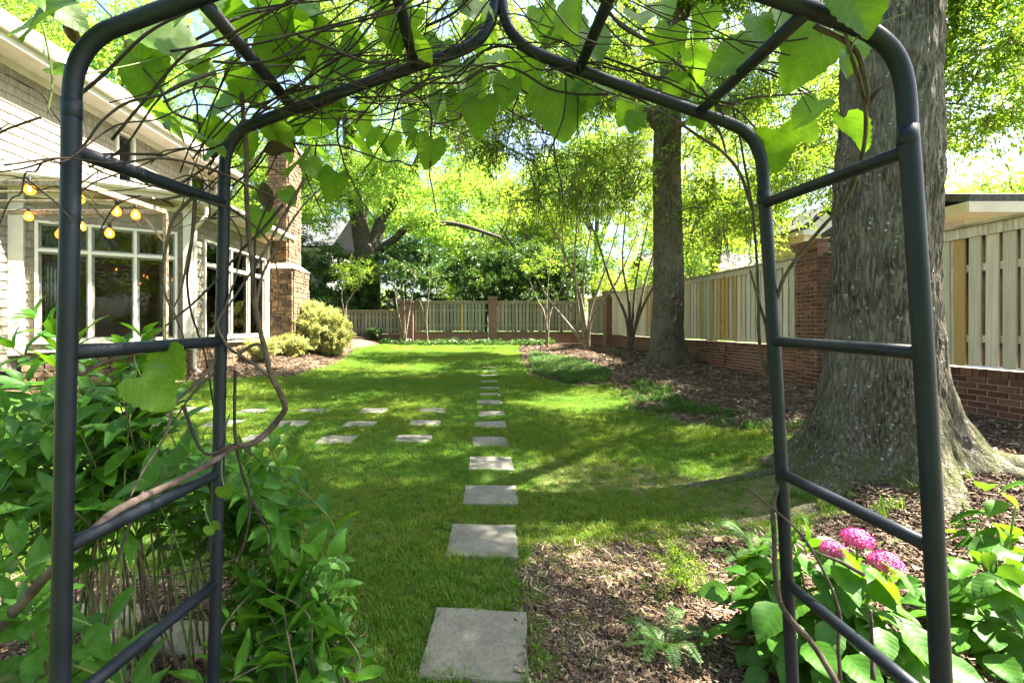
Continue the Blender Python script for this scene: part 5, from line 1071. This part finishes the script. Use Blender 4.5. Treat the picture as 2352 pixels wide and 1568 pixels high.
# main stem on the left
g0 = P(-120, 1560, 1.0); g0.z = g1(g0.x, g0.y) - .02
vtube([g0] + D3([(-110, 1640, .97), (-30, 1480, .95), (50, 1385, .94), (124, 1304, .93), (190, 1242, .955), (257, 1180, 1.03), (331, 1140, 1.11), (414, 1101, 1.22), (489, 1059, 1.32), (534, 1028, 1.37), (580, 1018, 1.40), (621, 985, 1.43), (650, 948, 1.43), (654, 931, 1.43), (640, 895, 1.42), (622, 862, 1.41), (612, 814, 1.40), (598, 760, 1.39), (586, 700, 1.38), (580, 620, 1.375), (572, 540, 1.37), (566, 440, 1.365), (566, 350, 1.36), (558, 250, 1.34), (548, 140, 1.32), (537, 0, 1.3), (540, -80, 1.28)]),
      [.010, .0105, .0095, .009, .010, .0085, .008, .0075, .0065, .005], 0, 'vinewood', 9, 6, .22, 'main_stem')
left = [[(612, 814, 1.40), (590, 790, 1.38), (545, 810, 1.36), (520, 790, 1.34), (500, 745, 1.33), (520, 700, 1.34), (545, 620, 1.36), (552, 540, 1.37), (500, 470, 1.36), (450, 440, 1.33)],
        [(622, 868, 1.41), (590, 840, 1.38), (550, 815, 1.36), (515, 790, 1.33)], [(446, 450, 1.3), (400, 500, 1.27), (383, 560, 1.25), (372, 640, 1.25), (385, 690, 1.26), (400, 720, 1.28), (420, 770, 1.3), (440, 850, 1.33)],
        [(450, 440, 1.33), (445, 520, 1.33), (430, 600, 1.33), (415, 670, 1.32), (400, 705, 1.3)], [(447, 455, 1.34), (440, 560, 1.35), (430, 640, 1.36), (440, 720, 1.37), (470, 810, 1.38), (490, 930, 1.36)],
        [(650, 470, 1.4), (600, 530, 1.38), (550, 580, 1.36), (500, 640, 1.33), (440, 700, 1.28), (390, 740, 1.2), (330, 800, 1.1)], [(700, 410, 1.42), (650, 500, 1.42), (600, 590, 1.40), (560, 650, 1.38), (520, 710, 1.35), (470, 780, 1.3)],
        [(520, 800, 1.36), (480, 850, 1.33), (440, 890, 1.3), (400, 930, 1.26), (380, 1000, 1.22), (330, 1080, 1.16), (300, 1140, 1.12)], [(505, 845, 1.35), (465, 880, 1.33), (430, 920, 1.31), (405, 960, 1.29)],
        [(588, 718, 1.38), (600, 640, 1.40), (640, 560, 1.42), (690, 480, 1.44), (740, 430, 1.46)], [(540, 850, 1.37), (540, 1000, 1.38), (555, 1080, 1.39), (575, 1150, 1.40), (560, 1250, 1.39), (535, 1285, 1.38), (470, 1300, 1.34), (390, 1320, 1.26), (330, 1322, 1.2)],
        [(330, 1130, 1.12), (300, 1200, 1.14), (260, 1320, 1.18), (240, 1440, 1.2), (215, 1520, 1.22)], [(175, 780, .95), (180, 860, .96), (240, 830, 1.0), (330, 810, 1.08)], [(575, 1140, 1.4), (600, 1190, 1.42), (622, 1230, 1.43), (618, 1290, 1.43)],
        [(420, 930, 1.28), (470, 1040, 1.3), (540, 1020, 1.36), (600, 1060, 1.4)], [(450, 440, 1.33), (395, 455, 1.3), (345, 460, 1.28)], [(480, 450, 1.35), (560, 500, 1.4), (620, 560, 1.43), (640, 640, 1.45)]]
for L in left:
    vtube(D3(L), random.uniform(.0045, .006), .0022, random.choice(['twig', 'vinewood', 'vinewood']))
right = [[(1930, 1560, 1.25), (1925, 1480, 1.25), (1930, 1420, 1.27), (1905, 1340, 1.28), (1850, 1240, 1.3), (1790, 1180, 1.33), (1715, 1120, 1.36)], [(1940, 1600, 1.2), (1900, 1530, 1.24), (1860, 1470, 1.27), (1800, 1400, 1.31), (1782, 1330, 1.33), (1778, 1230, 1.34), (1775, 1160, 1.345), (1795, 1085, 1.35), (1802, 1000, 1.36), (1790, 930, 1.37), (1772, 870, 1.38), (1752, 835, 1.385), (1742, 760, 1.385), (1742, 700, 1.385), (1738, 600, 1.385), (1728, 480, 1.385), (1710, 380, 1.38), (1696, 300, 1.37), (1670, 200, 1.36)],
         [(1766, 850, 1.38), (1762, 760, 1.38), (1745, 700, 1.37), (1723, 620, 1.37)], [(1765, 730, 1.37), (1780, 700, 1.35), (1800, 640, 1.32), (1840, 580, 1.28), (1890, 520, 1.22), (1935, 470, 1.17), (1965, 410, 1.12), (1985, 330, 1.05), (1988, 260, 1.0), (1975, 190, .96), (1955, 130, .93), (1940, 70, .92)],
         [(1990, 250, 1.0), (2010, 215, .98), (2040, 190, .97)], [(1696, 300, 1.37), (1650, 250, 1.4), (1600, 190, 1.42), (1560, 150, 1.44), (1480, 90, 1.45), (1380, 20, 1.46)], [(1728, 480, 1.385), (1700, 400, 1.4), (1660, 350, 1.4), (1600, 310, 1.41), (1540, 270, 1.42), (1450, 220, 1.43), (1350, 180, 1.44), (1260, 130, 1.45)],
         [(1600, 255, 1.38), (1650, 300, 1.40), (1668, 352, 1.4)], [(1985, 1320, 1.2), (1930, 1290, 1.25), (1880, 1270, 1.29), (1850, 1250, 1.31)], [(2005, 1560, 1.1), (2003, 1480, 1.12), (2000, 1400, 1.12)], [(1815, 960, 1.35), (1830, 938, 1.34), (1850, 932, 1.32)], [(1870, 60, .95), (1960, 110, .93), (1990, 200, .95), (1992, 250, 1.0)]]
for k, L in enumerate(right): vtube(D3(L), .0088 if k == 1 else random.uniform(.005, .0068), .003, 'vinewood')
# roof surface of the arch and the tangle lying on it
fx = [p.x for p in FR['l', AF][5:14]] + [p.x for p in FR['r', AF][5:14]][::-1]; fz = [p.z for p in FR['l', AF][5:14]] + [p.z for p in FR['r', AF][5:14]][::-1]
def roofz(x): return float(np.interp(x, [-1.3, -.9] + fx + [1.0, 1.4], [1.75, 1.9] + fz + [1.95, 1.8]))
rv = random.Random(5)
for k in range(92):
    lft = k % 12 < 9
    x = rv.uniform(-.95, -.1) if lft else rv.uniform(.2, .9); y = rv.uniform(.95, 1.62); a = (rv.gauss(0, .5) if lft else math.pi + rv.gauss(0, .5)); off = rv.uniform(-.08, .10); pts = []; L = rv.uniform(.45, 1.35); n = max(4, int(L / .09)); do = rv.gauss(.0, .012); tw = rv.gauss(0, .05)
    if lft and rv.random() < .25: a = rv.uniform(0, 6.28)
    for i in range(n):
        pts.append(Vector((x, y, roofz(x) + off))); x += .09 * math.cos(a); x = min(max(x, -1.05), .86); y += .075 * math.sin(a); y = min(max(y, .80), 1.75); a += rv.gauss(0, .09) + tw; off += do + rv.gauss(0, .016); off = min(max(off, -.30), .22)
    r0 = rv.choice([.0018, .0022, .0026, .0034, .0042]); sp = spline(pts, 4); mb = MB().tube(sp, lerps([r0, r0 * .55], len(sp)), 5, wob=.2)
    for _ in range(rv.randint(1, 4)):   # spurs
        q = sp[rv.randrange(1, len(sp))]; v_ = Vector((rv.gauss(0, 1), rv.gauss(0, .6), rv.gauss(-.2, .8))).normalized() * rv.uniform(.04, .16); mb.tube([q, q + v_ * .5 + Vector((0, 0, .008)), q + v_], [r0 * .7, r0 * .6, r0 * .35], 4)
    mb.build('twig', MAT['twig'], vine, True)
for k in range(16):  # hanging ends and stray shoots beyond the arch on the left
    if k < 8: x0 = rv.uniform(-.1, 1.0) - .55; p = Vector((x0, rv.uniform(1.35, 1.6), roofz(x0) - .02)); d = Vector((rv.gauss(0, .4), rv.gauss(0, .2), -1)).normalized(); L = rv.uniform(.15, .45)
    else: p = Vector((-.78 + rv.uniform(-.05, .3), rv.uniform(.95, 1.3), rv.uniform(1.75, 2.15))); d = Vector((-1, rv.gauss(.1, .3), rv.gauss(-.1, .45))).normalized(); L = rv.uniform(.25, .6)
    pts = [p]
    for i in range(6): d = (d + Vector((rv.gauss(0, .22), rv.gauss(0, .15), rv.gauss(-.05, .2)))).normalized(); pts.append(pts[-1] + d * L / 6)
    vtube(pts, .0036, .0018)
# leaves: measured ones first (x, y, half length, depth, tip direction, tilt to horizontal)
ml = [(1287, 262, 92, 1.45, -80, .15), (1073, 190, 64, 1.5, -70, .3), (1100, 272, 60, 1.5, -95, .1), (1010, 250, 40, 1.5, -60, .3), (1160, 218, 46, 1.5, -100, .2), (985, 355, 48, 1.48, -105, .1), (945, 328, 32, 1.5, -140, .3), (760, 266, 46, 1.5, -100, .2), (762, 430, 48, 1.5, -110, .1), (598, 512, 44, 1.42, -95, .1), (665, 456, 30, 1.42, -60, .5), (676, 380, 56, 1.42, 195, .7), (1455, 283, 34, 1.45, -110, .1),
      (1675, 138, 64, 1.15, 200, .3), (1845, 142, 76, 1.05, -120, .2), (1895, 108, 50, 1.1, -60, .2), (1972, 112, 42, 1.0, -80, .3), (1978, 18, 80, .86, -70, .3), (1745, 78, 46, 1.1, -80, .3), (95, 36, 100, .86, 200, .5), (420, 112, 92, 1.15, -20, .5), (325, 190, 56, 1.1, -95, .2), (352, 150, 50, 1.15, -75, .4), (398, 840, 46, 1.15, -70, .2), (362, 905, 62, 1.12, -60, .4), (520, 1132, 26, 1.33, -80, .2), (493, 1216, 23, 1.33, -60, .2),
      (1320, 82, 54, 1.5, -80, .4), (1532, 108, 54, 1.5, -95, .3), (1400, 212, 36, 1.5, -10, .5), (880, 182, 48, 1.5, -90, .4), (800, 152, 60, 1.4, -60, .5), (640, 96, 66, 1.35, -90, .5), (705, 52, 56, 1.3, -120, .5), (560, 332, 54, 1.45, -80, .4), (500, 255, 56, 1.4, -150, .5), (465, 190, 50, 1.3, -30, .5), (585, 205, 60, 1.45, -90, .3), (640, 312, 46, 1.5, -70, .4), (1215, 172, 52, 1.55, -90, .4), (905, 60, 56, 1.4, -90, .5), (1000, 130, 50, 1.5, -110, .4), (1100, 90, 48, 1.55, -80, .4), (750, 190, 55, 1.5, -60, .4), (690, 240, 48, 1.5, -100, .3), (1250, 60, 50, 1.45, -70, .5), (530, 70, 60, 1.25, -60, .5), (1950, 150, 34, .98, -70, .2), (720, 390, 36, 1.5, -60, .3), (1615, 60, 44, 1.4, -100, .4), (1800, 60, 40, 1.1, -80, .4), (150, 20, 60, .9, -30, .6), (45, 70, 44, .95, 190, .5), (140, 165, 26, .95, -20, .4)]
for k, (x, y, s, Y, ang, tl_) in enumerate(ml):
    s *= .72 if Y >= 1.3 else .85; c = P(x, y, Y); L = 2 * s * Y / F; d = Vector((math.cos(R(ang)), rv.uniform(-.25, .35) + tl_ * .4, math.sin(R(ang)))).normalized(); n_ = Vector((rv.gauss(0, .2), -math.cos(tl_), math.sin(tl_) + .15))
    me = VL[k % 6]; b_ = c - d * L * .5; put(me, 'leaf', vine, leafM(b_, d, n_, L, 1.02))
    pt = b_ - d * .03 + Vector((0, .01, .05)); MB().tube(spline([b_ + d * .005, b_ - d * .02 + Vector((0, .002, .02)), pt], 3), .0016, 5).build('leaf_stalk', MAT['greenstem'], vine, True)
for k in range(120):   # the rest of the cover overhead
    x = rv.uniform(-1.0, 1.15) if k % 3 else rv.uniform(-.85, .1); y = rv.uniform(1.1, 1.95); z = roofz(x) + rv.uniform(.0, .22); L = rv.uniform(.075, .135)
    if px((x, y, z))[1] > 330: continue
    d = Vector((rv.gauss(0, 1), rv.gauss(0, .8), rv.gauss(-.7, .3))).normalized(); n_ = Vector((rv.gauss(0, .4), rv.gauss(-.3, .4), 1)); put(VL[k % 6], 'leaf', vine, leafM((x, y, z), d, n_, L, 1.02))
for x, y, s, Y, ang in ((612, 455, 34, 1.36, -85), (640, 345, 34, 1.4, 10), (167, 75, 30, .95, -80)):
    c = P(x, y, Y); d = Vector((math.cos(R(ang)), .2, math.sin(R(ang)))); o = put(leafmesh('dried_leaf', 'lance', 50, LM['dead'], 9, .9, .1, .08), 'dried_leaf', vine, leafM(c - d * s * Y / F, d, (0.3, -1, .2), 2 * s * Y / F, 1.3))
for L in ([(1950, 130, .93), (1965, 90, .92), (2010, 60, .9), (2080, 30, .88)], [(1690, 330, 1.36), (1700, 430, 1.37), (1690, 490, 1.37)], [(1380, 205, 1.4), (1460, 240, 1.4), (1580, 250, 1.38), (1690, 290, 1.36)], [(100, 60, .92), (120, 180, .93), (110, 260, .93)], [(190, 170, .95), (300, 150, 1.05), (420, 120, 1.15)]):
    vtube(D3(L), .0022, .0014, 'greenstem', 5, 6, 0, 'tendril')
# ================================================================== shrubs in front
def emit_leaves(root, items, variants, limit=300, name='leaf', joined='leaves'):
    """items: matrices; the ones that show largest become parts, the rest one joined part"""
    sc = []
    for M in items:
        p = M.translation; x, y = px(p) if p.y > .2 else (9e9, 9e9); vis = -150 < x < 2500 and -100 < y < 1700; sc.append((M.to_scale().y / max(p.y, .2)) if vis else 0)
    order = np.argsort(-np.array(sc)); VV = []; FF = []; off = 0; arr = []
    for me in variants:
        co = np.zeros(len(me.vertices) * 3, np.float32); me.vertices.foreach_get('co', co); arr.append((co.reshape(-1, 3), np.array([list(p.vertices) for p in me.polygons])))
    for r_, i in enumerate(order):
        k = i % len(variants)
        if r_ < limit and sc[i] > 0: put(variants[k], name, root, items[i])
        else:
            co, f = arr[k]; A_ = np.array(items[i]); VV.append(co @ A_[:3, :3].T + A_[:3, 3] - np.array(root.location)); FF.append(f + off); off += len(co)
    if VV: o = link(joined, npmesh(joined, np.concatenate(VV), np.concatenate(FF), variants[0].materials[0], True), root); o['kind'] = 'stuff'
SL = [leafmesh('shrub_leaf', 'lance', k, LM['shrub'], 8, .30 + .08 * (k % 2), .12 + .10 * (k % 4), .02) for k in range(6)]
HL = [leafmesh('hydrangea_leaf', 'ovate', k, LM['hyd'], 10, .25 + .08 * (k % 3), .10 + .09 * (k % 4), .03) for k in range(6)]
def shrub(label, root, targets, leafL, seed, gap=.075, name='leafy_shrub', sx=.95, limit=300, low=.30):
    root = Vector(root); t = thing(name, label, 'shrub', root); r = random.Random(seed); items = []
    for tg in targets:
        tg = Vector(tg); b = root + Vector((r.gauss(0, .20), r.gauss(0, .14), 0)); b.z = g1(b.x, b.y) - .02; v_ = tg - b
        mid = b + Vector((v_.x * .35, v_.y * .35, v_.z * .62 + .12)); sp = spline([b, b.lerp(mid, .5) + Vector((r.gauss(0, .03), r.gauss(0, .03), .05)), mid, tg], 8)
        MB().tube(sp, lerps([.0048, .0036, .002], len(sp)), 6).build('stem', MAT['palestem' if r.random() < .6 else 'greenstem'], t, True)
        cum = [0]
        for a_, c_ in zip(sp, sp[1:]): cum.append(cum[-1] + (c_ - a_).length)
        s = cum[-1]; k = 0; ph = r.uniform(0, 3.14)
        while s > cum[-1] * low:
            i = int(np.searchsorted(cum, s)); i = min(max(i, 1), len(sp) - 1); p = sp[i - 1].lerp(sp[i], (s - cum[i - 1]) / max(cum[i] - cum[i - 1], 1e-6)); d = (sp[i] - sp[i - 1]).normalized()
            u_ = d.orthogonal().normalized(); w_ = d.cross(u_); a0 = ph + (k % 2) * 1.5708; L = leafL * (.55 + .5 * min(1, (cum[-1] - s) / .15)) * r.uniform(.8, 1.15)
            for q in ((0, 3.1416) if k else (0, 1.57, 3.1416, 4.71)):
                if k > 2 and r.random() < .12: continue
                a_ = a0 + q + r.gauss(0, .2); o_ = u_ * math.cos(a_) + w_ * math.sin(a_); ld = (o_ * .95 + d * (.65 if k else 1.1) + Vector((0, 0, r.gauss(-.08, .18)))).normalized()
                n_ = (d * .7 - o_ * .35 + Vector((0, 0, .75)) + Vector((r.gauss(0, .2), r.gauss(0, .2), 0))); items.append(leafM(p + o_ * .008, ld, n_, L, sx))
            s -= gap * r.uniform(.75, 1.2) * (.6 if k < 2 else 1); k += 1
    emit_leaves(t, items, SL, limit); return t
rs = random.Random(12)
def tgt(n, xr, yr, Yr): return [P(rs.uniform(*xr), rs.uniform(*yr), rs.uniform(*Yr)) for _ in range(n)]
# tall shrub left of the arch
T = [P(x, y, Y) for x, y, Y in ((80, 730, 1.75), (30, 800, 1.6), (130, 800, 1.8), (325, 770, 1.95), (285, 790, 1.9), (360, 800, 2.0), (60, 880, 1.5), (200, 860, 1.7), (20, 950, 1.4), (260, 880, 1.8), (330, 870, 1.9), (150, 920, 1.55), (400, 930, 1.9))] + tgt(34, (-80, 440), (900, 1180), (1.45, 2.3))
shrub('big leafy shrub with long pointed leaves rising outside the left side of the arch', (-1.45, 1.95, g1(-1.45, 1.95)), T, .160, 1, .085, low=.58)
T = [P(x, y, Y) for x, y, Y in ((690, 1120, 2.0), (640, 1000, 2.1), (640, 1075, 2.1), (560, 1060, 2.1), (520, 1110, 1.9), (590, 1180, 2.0), (450, 1010, 2.2))] + tgt(22, (330, 640), (1000, 1230), (1.7, 2.4))
shrub('spreading leafy shrub reaching over the lawn behind the left arch post', (-1.05, 2.2, g1(-1.05, 2.2)), T, .150, 2, .075, low=.55)
T = [P(x, y, Y) for x, y, Y in ((800, 1370, 1.9), (760, 1420, 1.8), (820, 1500, 1.75), (720, 1300, 1.95), (680, 1260, 2.0), (640, 1330, 1.85), (700, 1480, 1.7), (770, 1540, 1.65), (620, 1450, 1.75), (560, 1320, 1.9))] + tgt(16, (520, 790), (1280, 1580), (1.6, 2.0))
shrub('low trailing leafy shrub at the edge of the lawn beside the first slab', (-.72, 1.75, g1(-.72, 1.75)), T, .135, 3, .07)
T = [P(x, y, Y) for x, y, Y in ((60, 1420, .95), (40, 1380, 1.0), (-20, 1330, 1.0), (110, 1500, 1.0), (20, 1250, 1.05), (-60, 1120, 1.05))]
shrub('leafy shoots with broad pointed leaves in the corner outside the near left post', (-1.02, 1.05, g1(-1.02, 1.05)), T, .115, 4, .07)
# hydrangeas
def hydrangea(label, c, rad, hgt, n, L, seed, lim=300):
    c = Vector(c); t = thing('hydrangea', label, 'shrub', c); r = random.Random(seed); items = []
    for k in range(10):
        a = k * .63 + r.uniform(0, .4); q = c + Vector((rad * .6 * math.cos(a), rad * .6 * math.sin(a), hgt * r.uniform(.6, .9))); MB().tube(spline([c + Vector((0, 0, -.02)), c.lerp(q, .5) + Vector((0, 0, .05)), q], 5), lerps([.007, .004], 11), 6).build('stem', MAT['greenstem'], t, True)
    for k in range(n):
        a = r.uniform(0, 6.283); e = math.asin(r.uniform(.0, 1)); f = r.uniform(.55, 1.0) if k % 3 else r.uniform(.3, .7); nn_ = Vector((math.cos(a) * math.cos(e), math.sin(a) * math.cos(e), math.sin(e)))
        p = c + Vector((nn_.x * rad * f, nn_.y * rad * f, .06 + nn_.z * hgt * f)); d = Vector((nn_.x, nn_.y, -.15 - .5 * r.random() + .3 * (1 - nn_.z))) + Vector((r.gauss(0, .35), r.gauss(0, .35), 0)); nv = nn_ + Vector((0, 0, .9)) + Vector((r.gauss(0, .25), r.gauss(0, .25), 0))
        items.append(leafM(p - d.normalized() * L * .3, d, nv, L * r.uniform(.65, 1.2), 1.05))
    emit_leaves(t, items, HL, lim); return t
hy = hydrangea('round green hydrangea bearing pink flower heads inside the right arch post', (1.50, 1.98, g1(1.50, 1.98)), .43, .56, 230, .155, 21)
hydrangea('green hydrangea without flowers outside the right arch post', (2.33, 2.02, g1(2.33, 2.02)), .36, .45, 140, .135, 22)
hydrangea('small sunlit hydrangea beyond the right arch post near the oak root', (2.72, 2.35, g1(2.72, 2.35)), .26, .62, 60, .13, 23)
pk, N, B = newmat('pink_petal'); c = ramp(N, noise(N, coords(N), 30, 3), [(.35, (.50, .03, .20)), (.65, (.72, .10, .36))]); N.links.new(c, B.inputs['Base Color']); B.inputs['Roughness'].default_value = .6
MAT['pink'] = pk
def flower(c, rad, seed):
    c = Vector(c); r = random.Random(seed); b = MB(); n = 70
    for k in range(n):
        z = 1 - 1.35 * (k + .5) / n; a = k * 2.39996; q = math.sqrt(max(0, 1 - z * z)); nv = Vector((q * math.cos(a), q * math.sin(a), z)); p = c + Vector((nv.x * rad, nv.y * rad, nv.z * rad * .72)) * r.uniform(.92, 1.06)
        u_ = nv.orthogonal().normalized(); u_.rotate(Matrix.Rotation(r.uniform(0, 3), 3, nv)); w_ = nv.cross(u_); s = rad * .27 * r.uniform(.85, 1.15)
        for j in range(4):
            e1 = [u_, w_, -u_, -w_][j]; e2 = [w_, -u_, -w_, u_][j]; b.add([p, p + (e1 * .75 - e2 * .42) * s + nv * s * .18, p + e1 * s * 1.05 + nv * s * .12, p + (e1 * .75 + e2 * .42) * s + nv * s * .18], [(0, 1, 2, 3)])
    b.tube([c - Vector((0, 0, rad * 1.6)), c - Vector((0, 0, rad * .3))], .005, 5, True, 1); return b.build('flower_head', [MAT['pink'], MAT['greenstem']], hy)
flower(P(1968, 1238, 2.05), .058, 1); flower(P(2035, 1292, 1.9), .055, 2); flower(P(1915, 1262, 1.95), .045, 3)
# ferns
LM['fern'] = leafmat('fern_leaf', (.055, .13, .03), (.12, .24, .02), ((.8, .8, .8), (1.3, 1.2, 1.1)), .35, .5, .3)
def fern(label, c, nf, L, seed, up=.7, pale=False):
    c = Vector(c); t = thing('fern', label, 'fern', c); r = random.Random(seed)
    for k in range(nf):
        a = k * 6.283 / nf + r.uniform(-.3, .3); l = L * r.uniform(.7, 1.15); u_ = r.uniform(.5, 1.0) * up; d = Vector((math.cos(a), math.sin(a), 0)); sp = spline([c, c + d * l * .25 + Vector((0, 0, l * u_ * .55)), c + d * l * .6 + Vector((0, 0, l * u_ * .8)), c + d * l * .95 + Vector((0, 0, l * u_ * .55))], 8); b = MB(); b.tube(sp, lerps([.0022, .0008], len(sp)), 4, False)
        sd_ = d.cross(Vector((0, 0, 1)))
        for i in range(3, len(sp) - 1):
            f = i / len(sp); w_ = l * .19 * math.sin(math.pi * min(1, f * .95 + .05)) ** .7; dv = (sp[i + 1] - sp[i]).normalized(); up_ = sd_.cross(dv)
            for s in (-1, 1):
                for half in (0, .5):
                    p = sp[i].lerp(sp[i + 1], half); q = p + (sd_ * s + dv * .35) * w_ - up_ * w_ * .12 + Vector((0, 0, r.gauss(0, .004))); m_ = p.lerp(q, .45); b.add([p, m_ + dv * l * .014, q, m_ - dv * l * .014], [(0, 1, 2, 3)])
        b.build('frond', LM['fern'], t)
    return t
def gp(x, y, it=4):   # ground point under measured column/row
    Y = 3.0
    for _ in range(12): X = (x - VX) / F * Y; Y = (CH - g1(X, Y)) * F / (y - VY)
    return Vector(((x - VX) / F * Y, Y, g1((x - VX) / F * Y, Y)))
fern('dark green fern in the mulch near the first slab', gp(1530, 1505), 13, .21, 1, .9)
fern('tall yellow-green fern beside the far right arch post', gp(1740, 1285), 11, .30, 2, 1.0)
fern('small fern fronds at the foot of the tall yellow-green fern', gp(1700, 1290), 7, .18, 3, .6)
sh = thing('low_shrub', 'small pale sunlit shrub alone in the mulch', 'shrub', gp(1568, 1365)); _, pts = blob_points([((sh.location.x, sh.location.y, sh.location.z + .13), (.13, .11, .11), 22, 70, .5)], 5); r = np.random.default_rng(4); n = len(pts)
MB().tube([sh.location, sh.location + Vector((0, 0, .15))], [.006, .003], 5).build('stem', MAT['palestem'], sh)
scatter('foliage', pts - np.array(sh.location), np.stack([r.normal(0, .5, n), r.normal(-.8, .5, n), r.uniform(0, 6.28, n)], 1), r.uniform(.13, .22, n), r.integers(0, 3, n), SPR['oak'], sh)
# rocks edging the left bed
def rock(label, c, sx, sy, sz, seed):
    r = np.random.default_rng(seed); n1_, n2_ = 12, 18; V = []; F_ = []
    for i in range(n1_ + 1):
        th = math.pi * i / n1_
        for j in range(n2_):
            ph = 2 * math.pi * j / n2_; x, y, z = math.sin(th) * math.cos(ph), math.sin(th) * math.sin(ph), math.cos(th); q = [abs(v_) ** .55 * np.sign(v_) for v_ in (x, y, z)]
            k = 1 + .30 * (float(fbm(np.array(x * 1.6 + seed), np.array(y * 1.6 + z * 1.3), seed, 3)) - .45); V.append((q[0] * sx * k, q[1] * sy * k, q[2] * sz * k))
    for i in range(n1_):
        for j in range(n2_): F_.append((i * n2_ + j, (i + 1) * n2_ + j, (i + 1) * n2_ + (j + 1) % n2_, i * n2_ + (j + 1) % n2_))
    me = npmesh('rock', np.array(V), np.array(F_), MAT['rock'], False); o = link('rock', me); o.location = Vector(c) + Vector((0, 0, sz * .3)); o.rotation_euler = (r.normal(0, .08), r.normal(0, .08), r.uniform(0, 3)); return tag(o, label, 'rock')
for k, (x, y, sx, sy, sz, l) in enumerate(((545, 1470, .15, .12, .05, 'flat pale rock just behind the far left arch post'), (440, 1480, .17, .09, .05, 'long flat rock under the slanting rung of the left arch side'), (265, 1455, .16, .08, .05, 'flat rock half hidden under the big shrub stems'), (190, 1430, .08, .07, .06, 'small round rock by the near left arch post'), (590, 1540, .14, .10, .05, 'pale rock tucked under the low trailing shrub'), (120, 1440, .07, .06, .05, 'small grey rock outside the near left arch post'))): rock(l, gp(x, y), sx, sy, sz, k + 3)
# fallen leaves and twigs on the ground
for k, (x, y, s, l) in enumerate(((1900, 1085, .07, 'large tan fallen leaf at the foot of the big oak'), (1640, 1052, .05, 'orange fallen leaf on the grass near the surface root'), (1490, 1330, .05, 'curled brown leaf on the mulch near the pale shrub'), (1640, 1250, .07, 'tan fallen leaf on the mulch under the ferns'), (2110, 1320, .04, 'reddish fallen leaf on the mulch beside the hydrangea'), (1420, 1380, .04, 'pale fallen leaf on the mulch between the slabs and the fern'))):
    p = gp(x, y); me = leafmesh('fallen_leaf', 'ovate', k, simple('fallen_leaf_%d' % k, (.36, .22, .10) if k != 1 else (.5, .18, .05), (.55, .40, .22), 20, .8, 0), 8, .5, -.15, .06); o = link('fallen_leaf', me); o.matrix_world = leafM(p + Vector((0, 0, .03)), (math.cos(k * 2), math.sin(k * 2), .15), (0, -.2, 1), s, 1.3); tag(o, l, 'leaf')
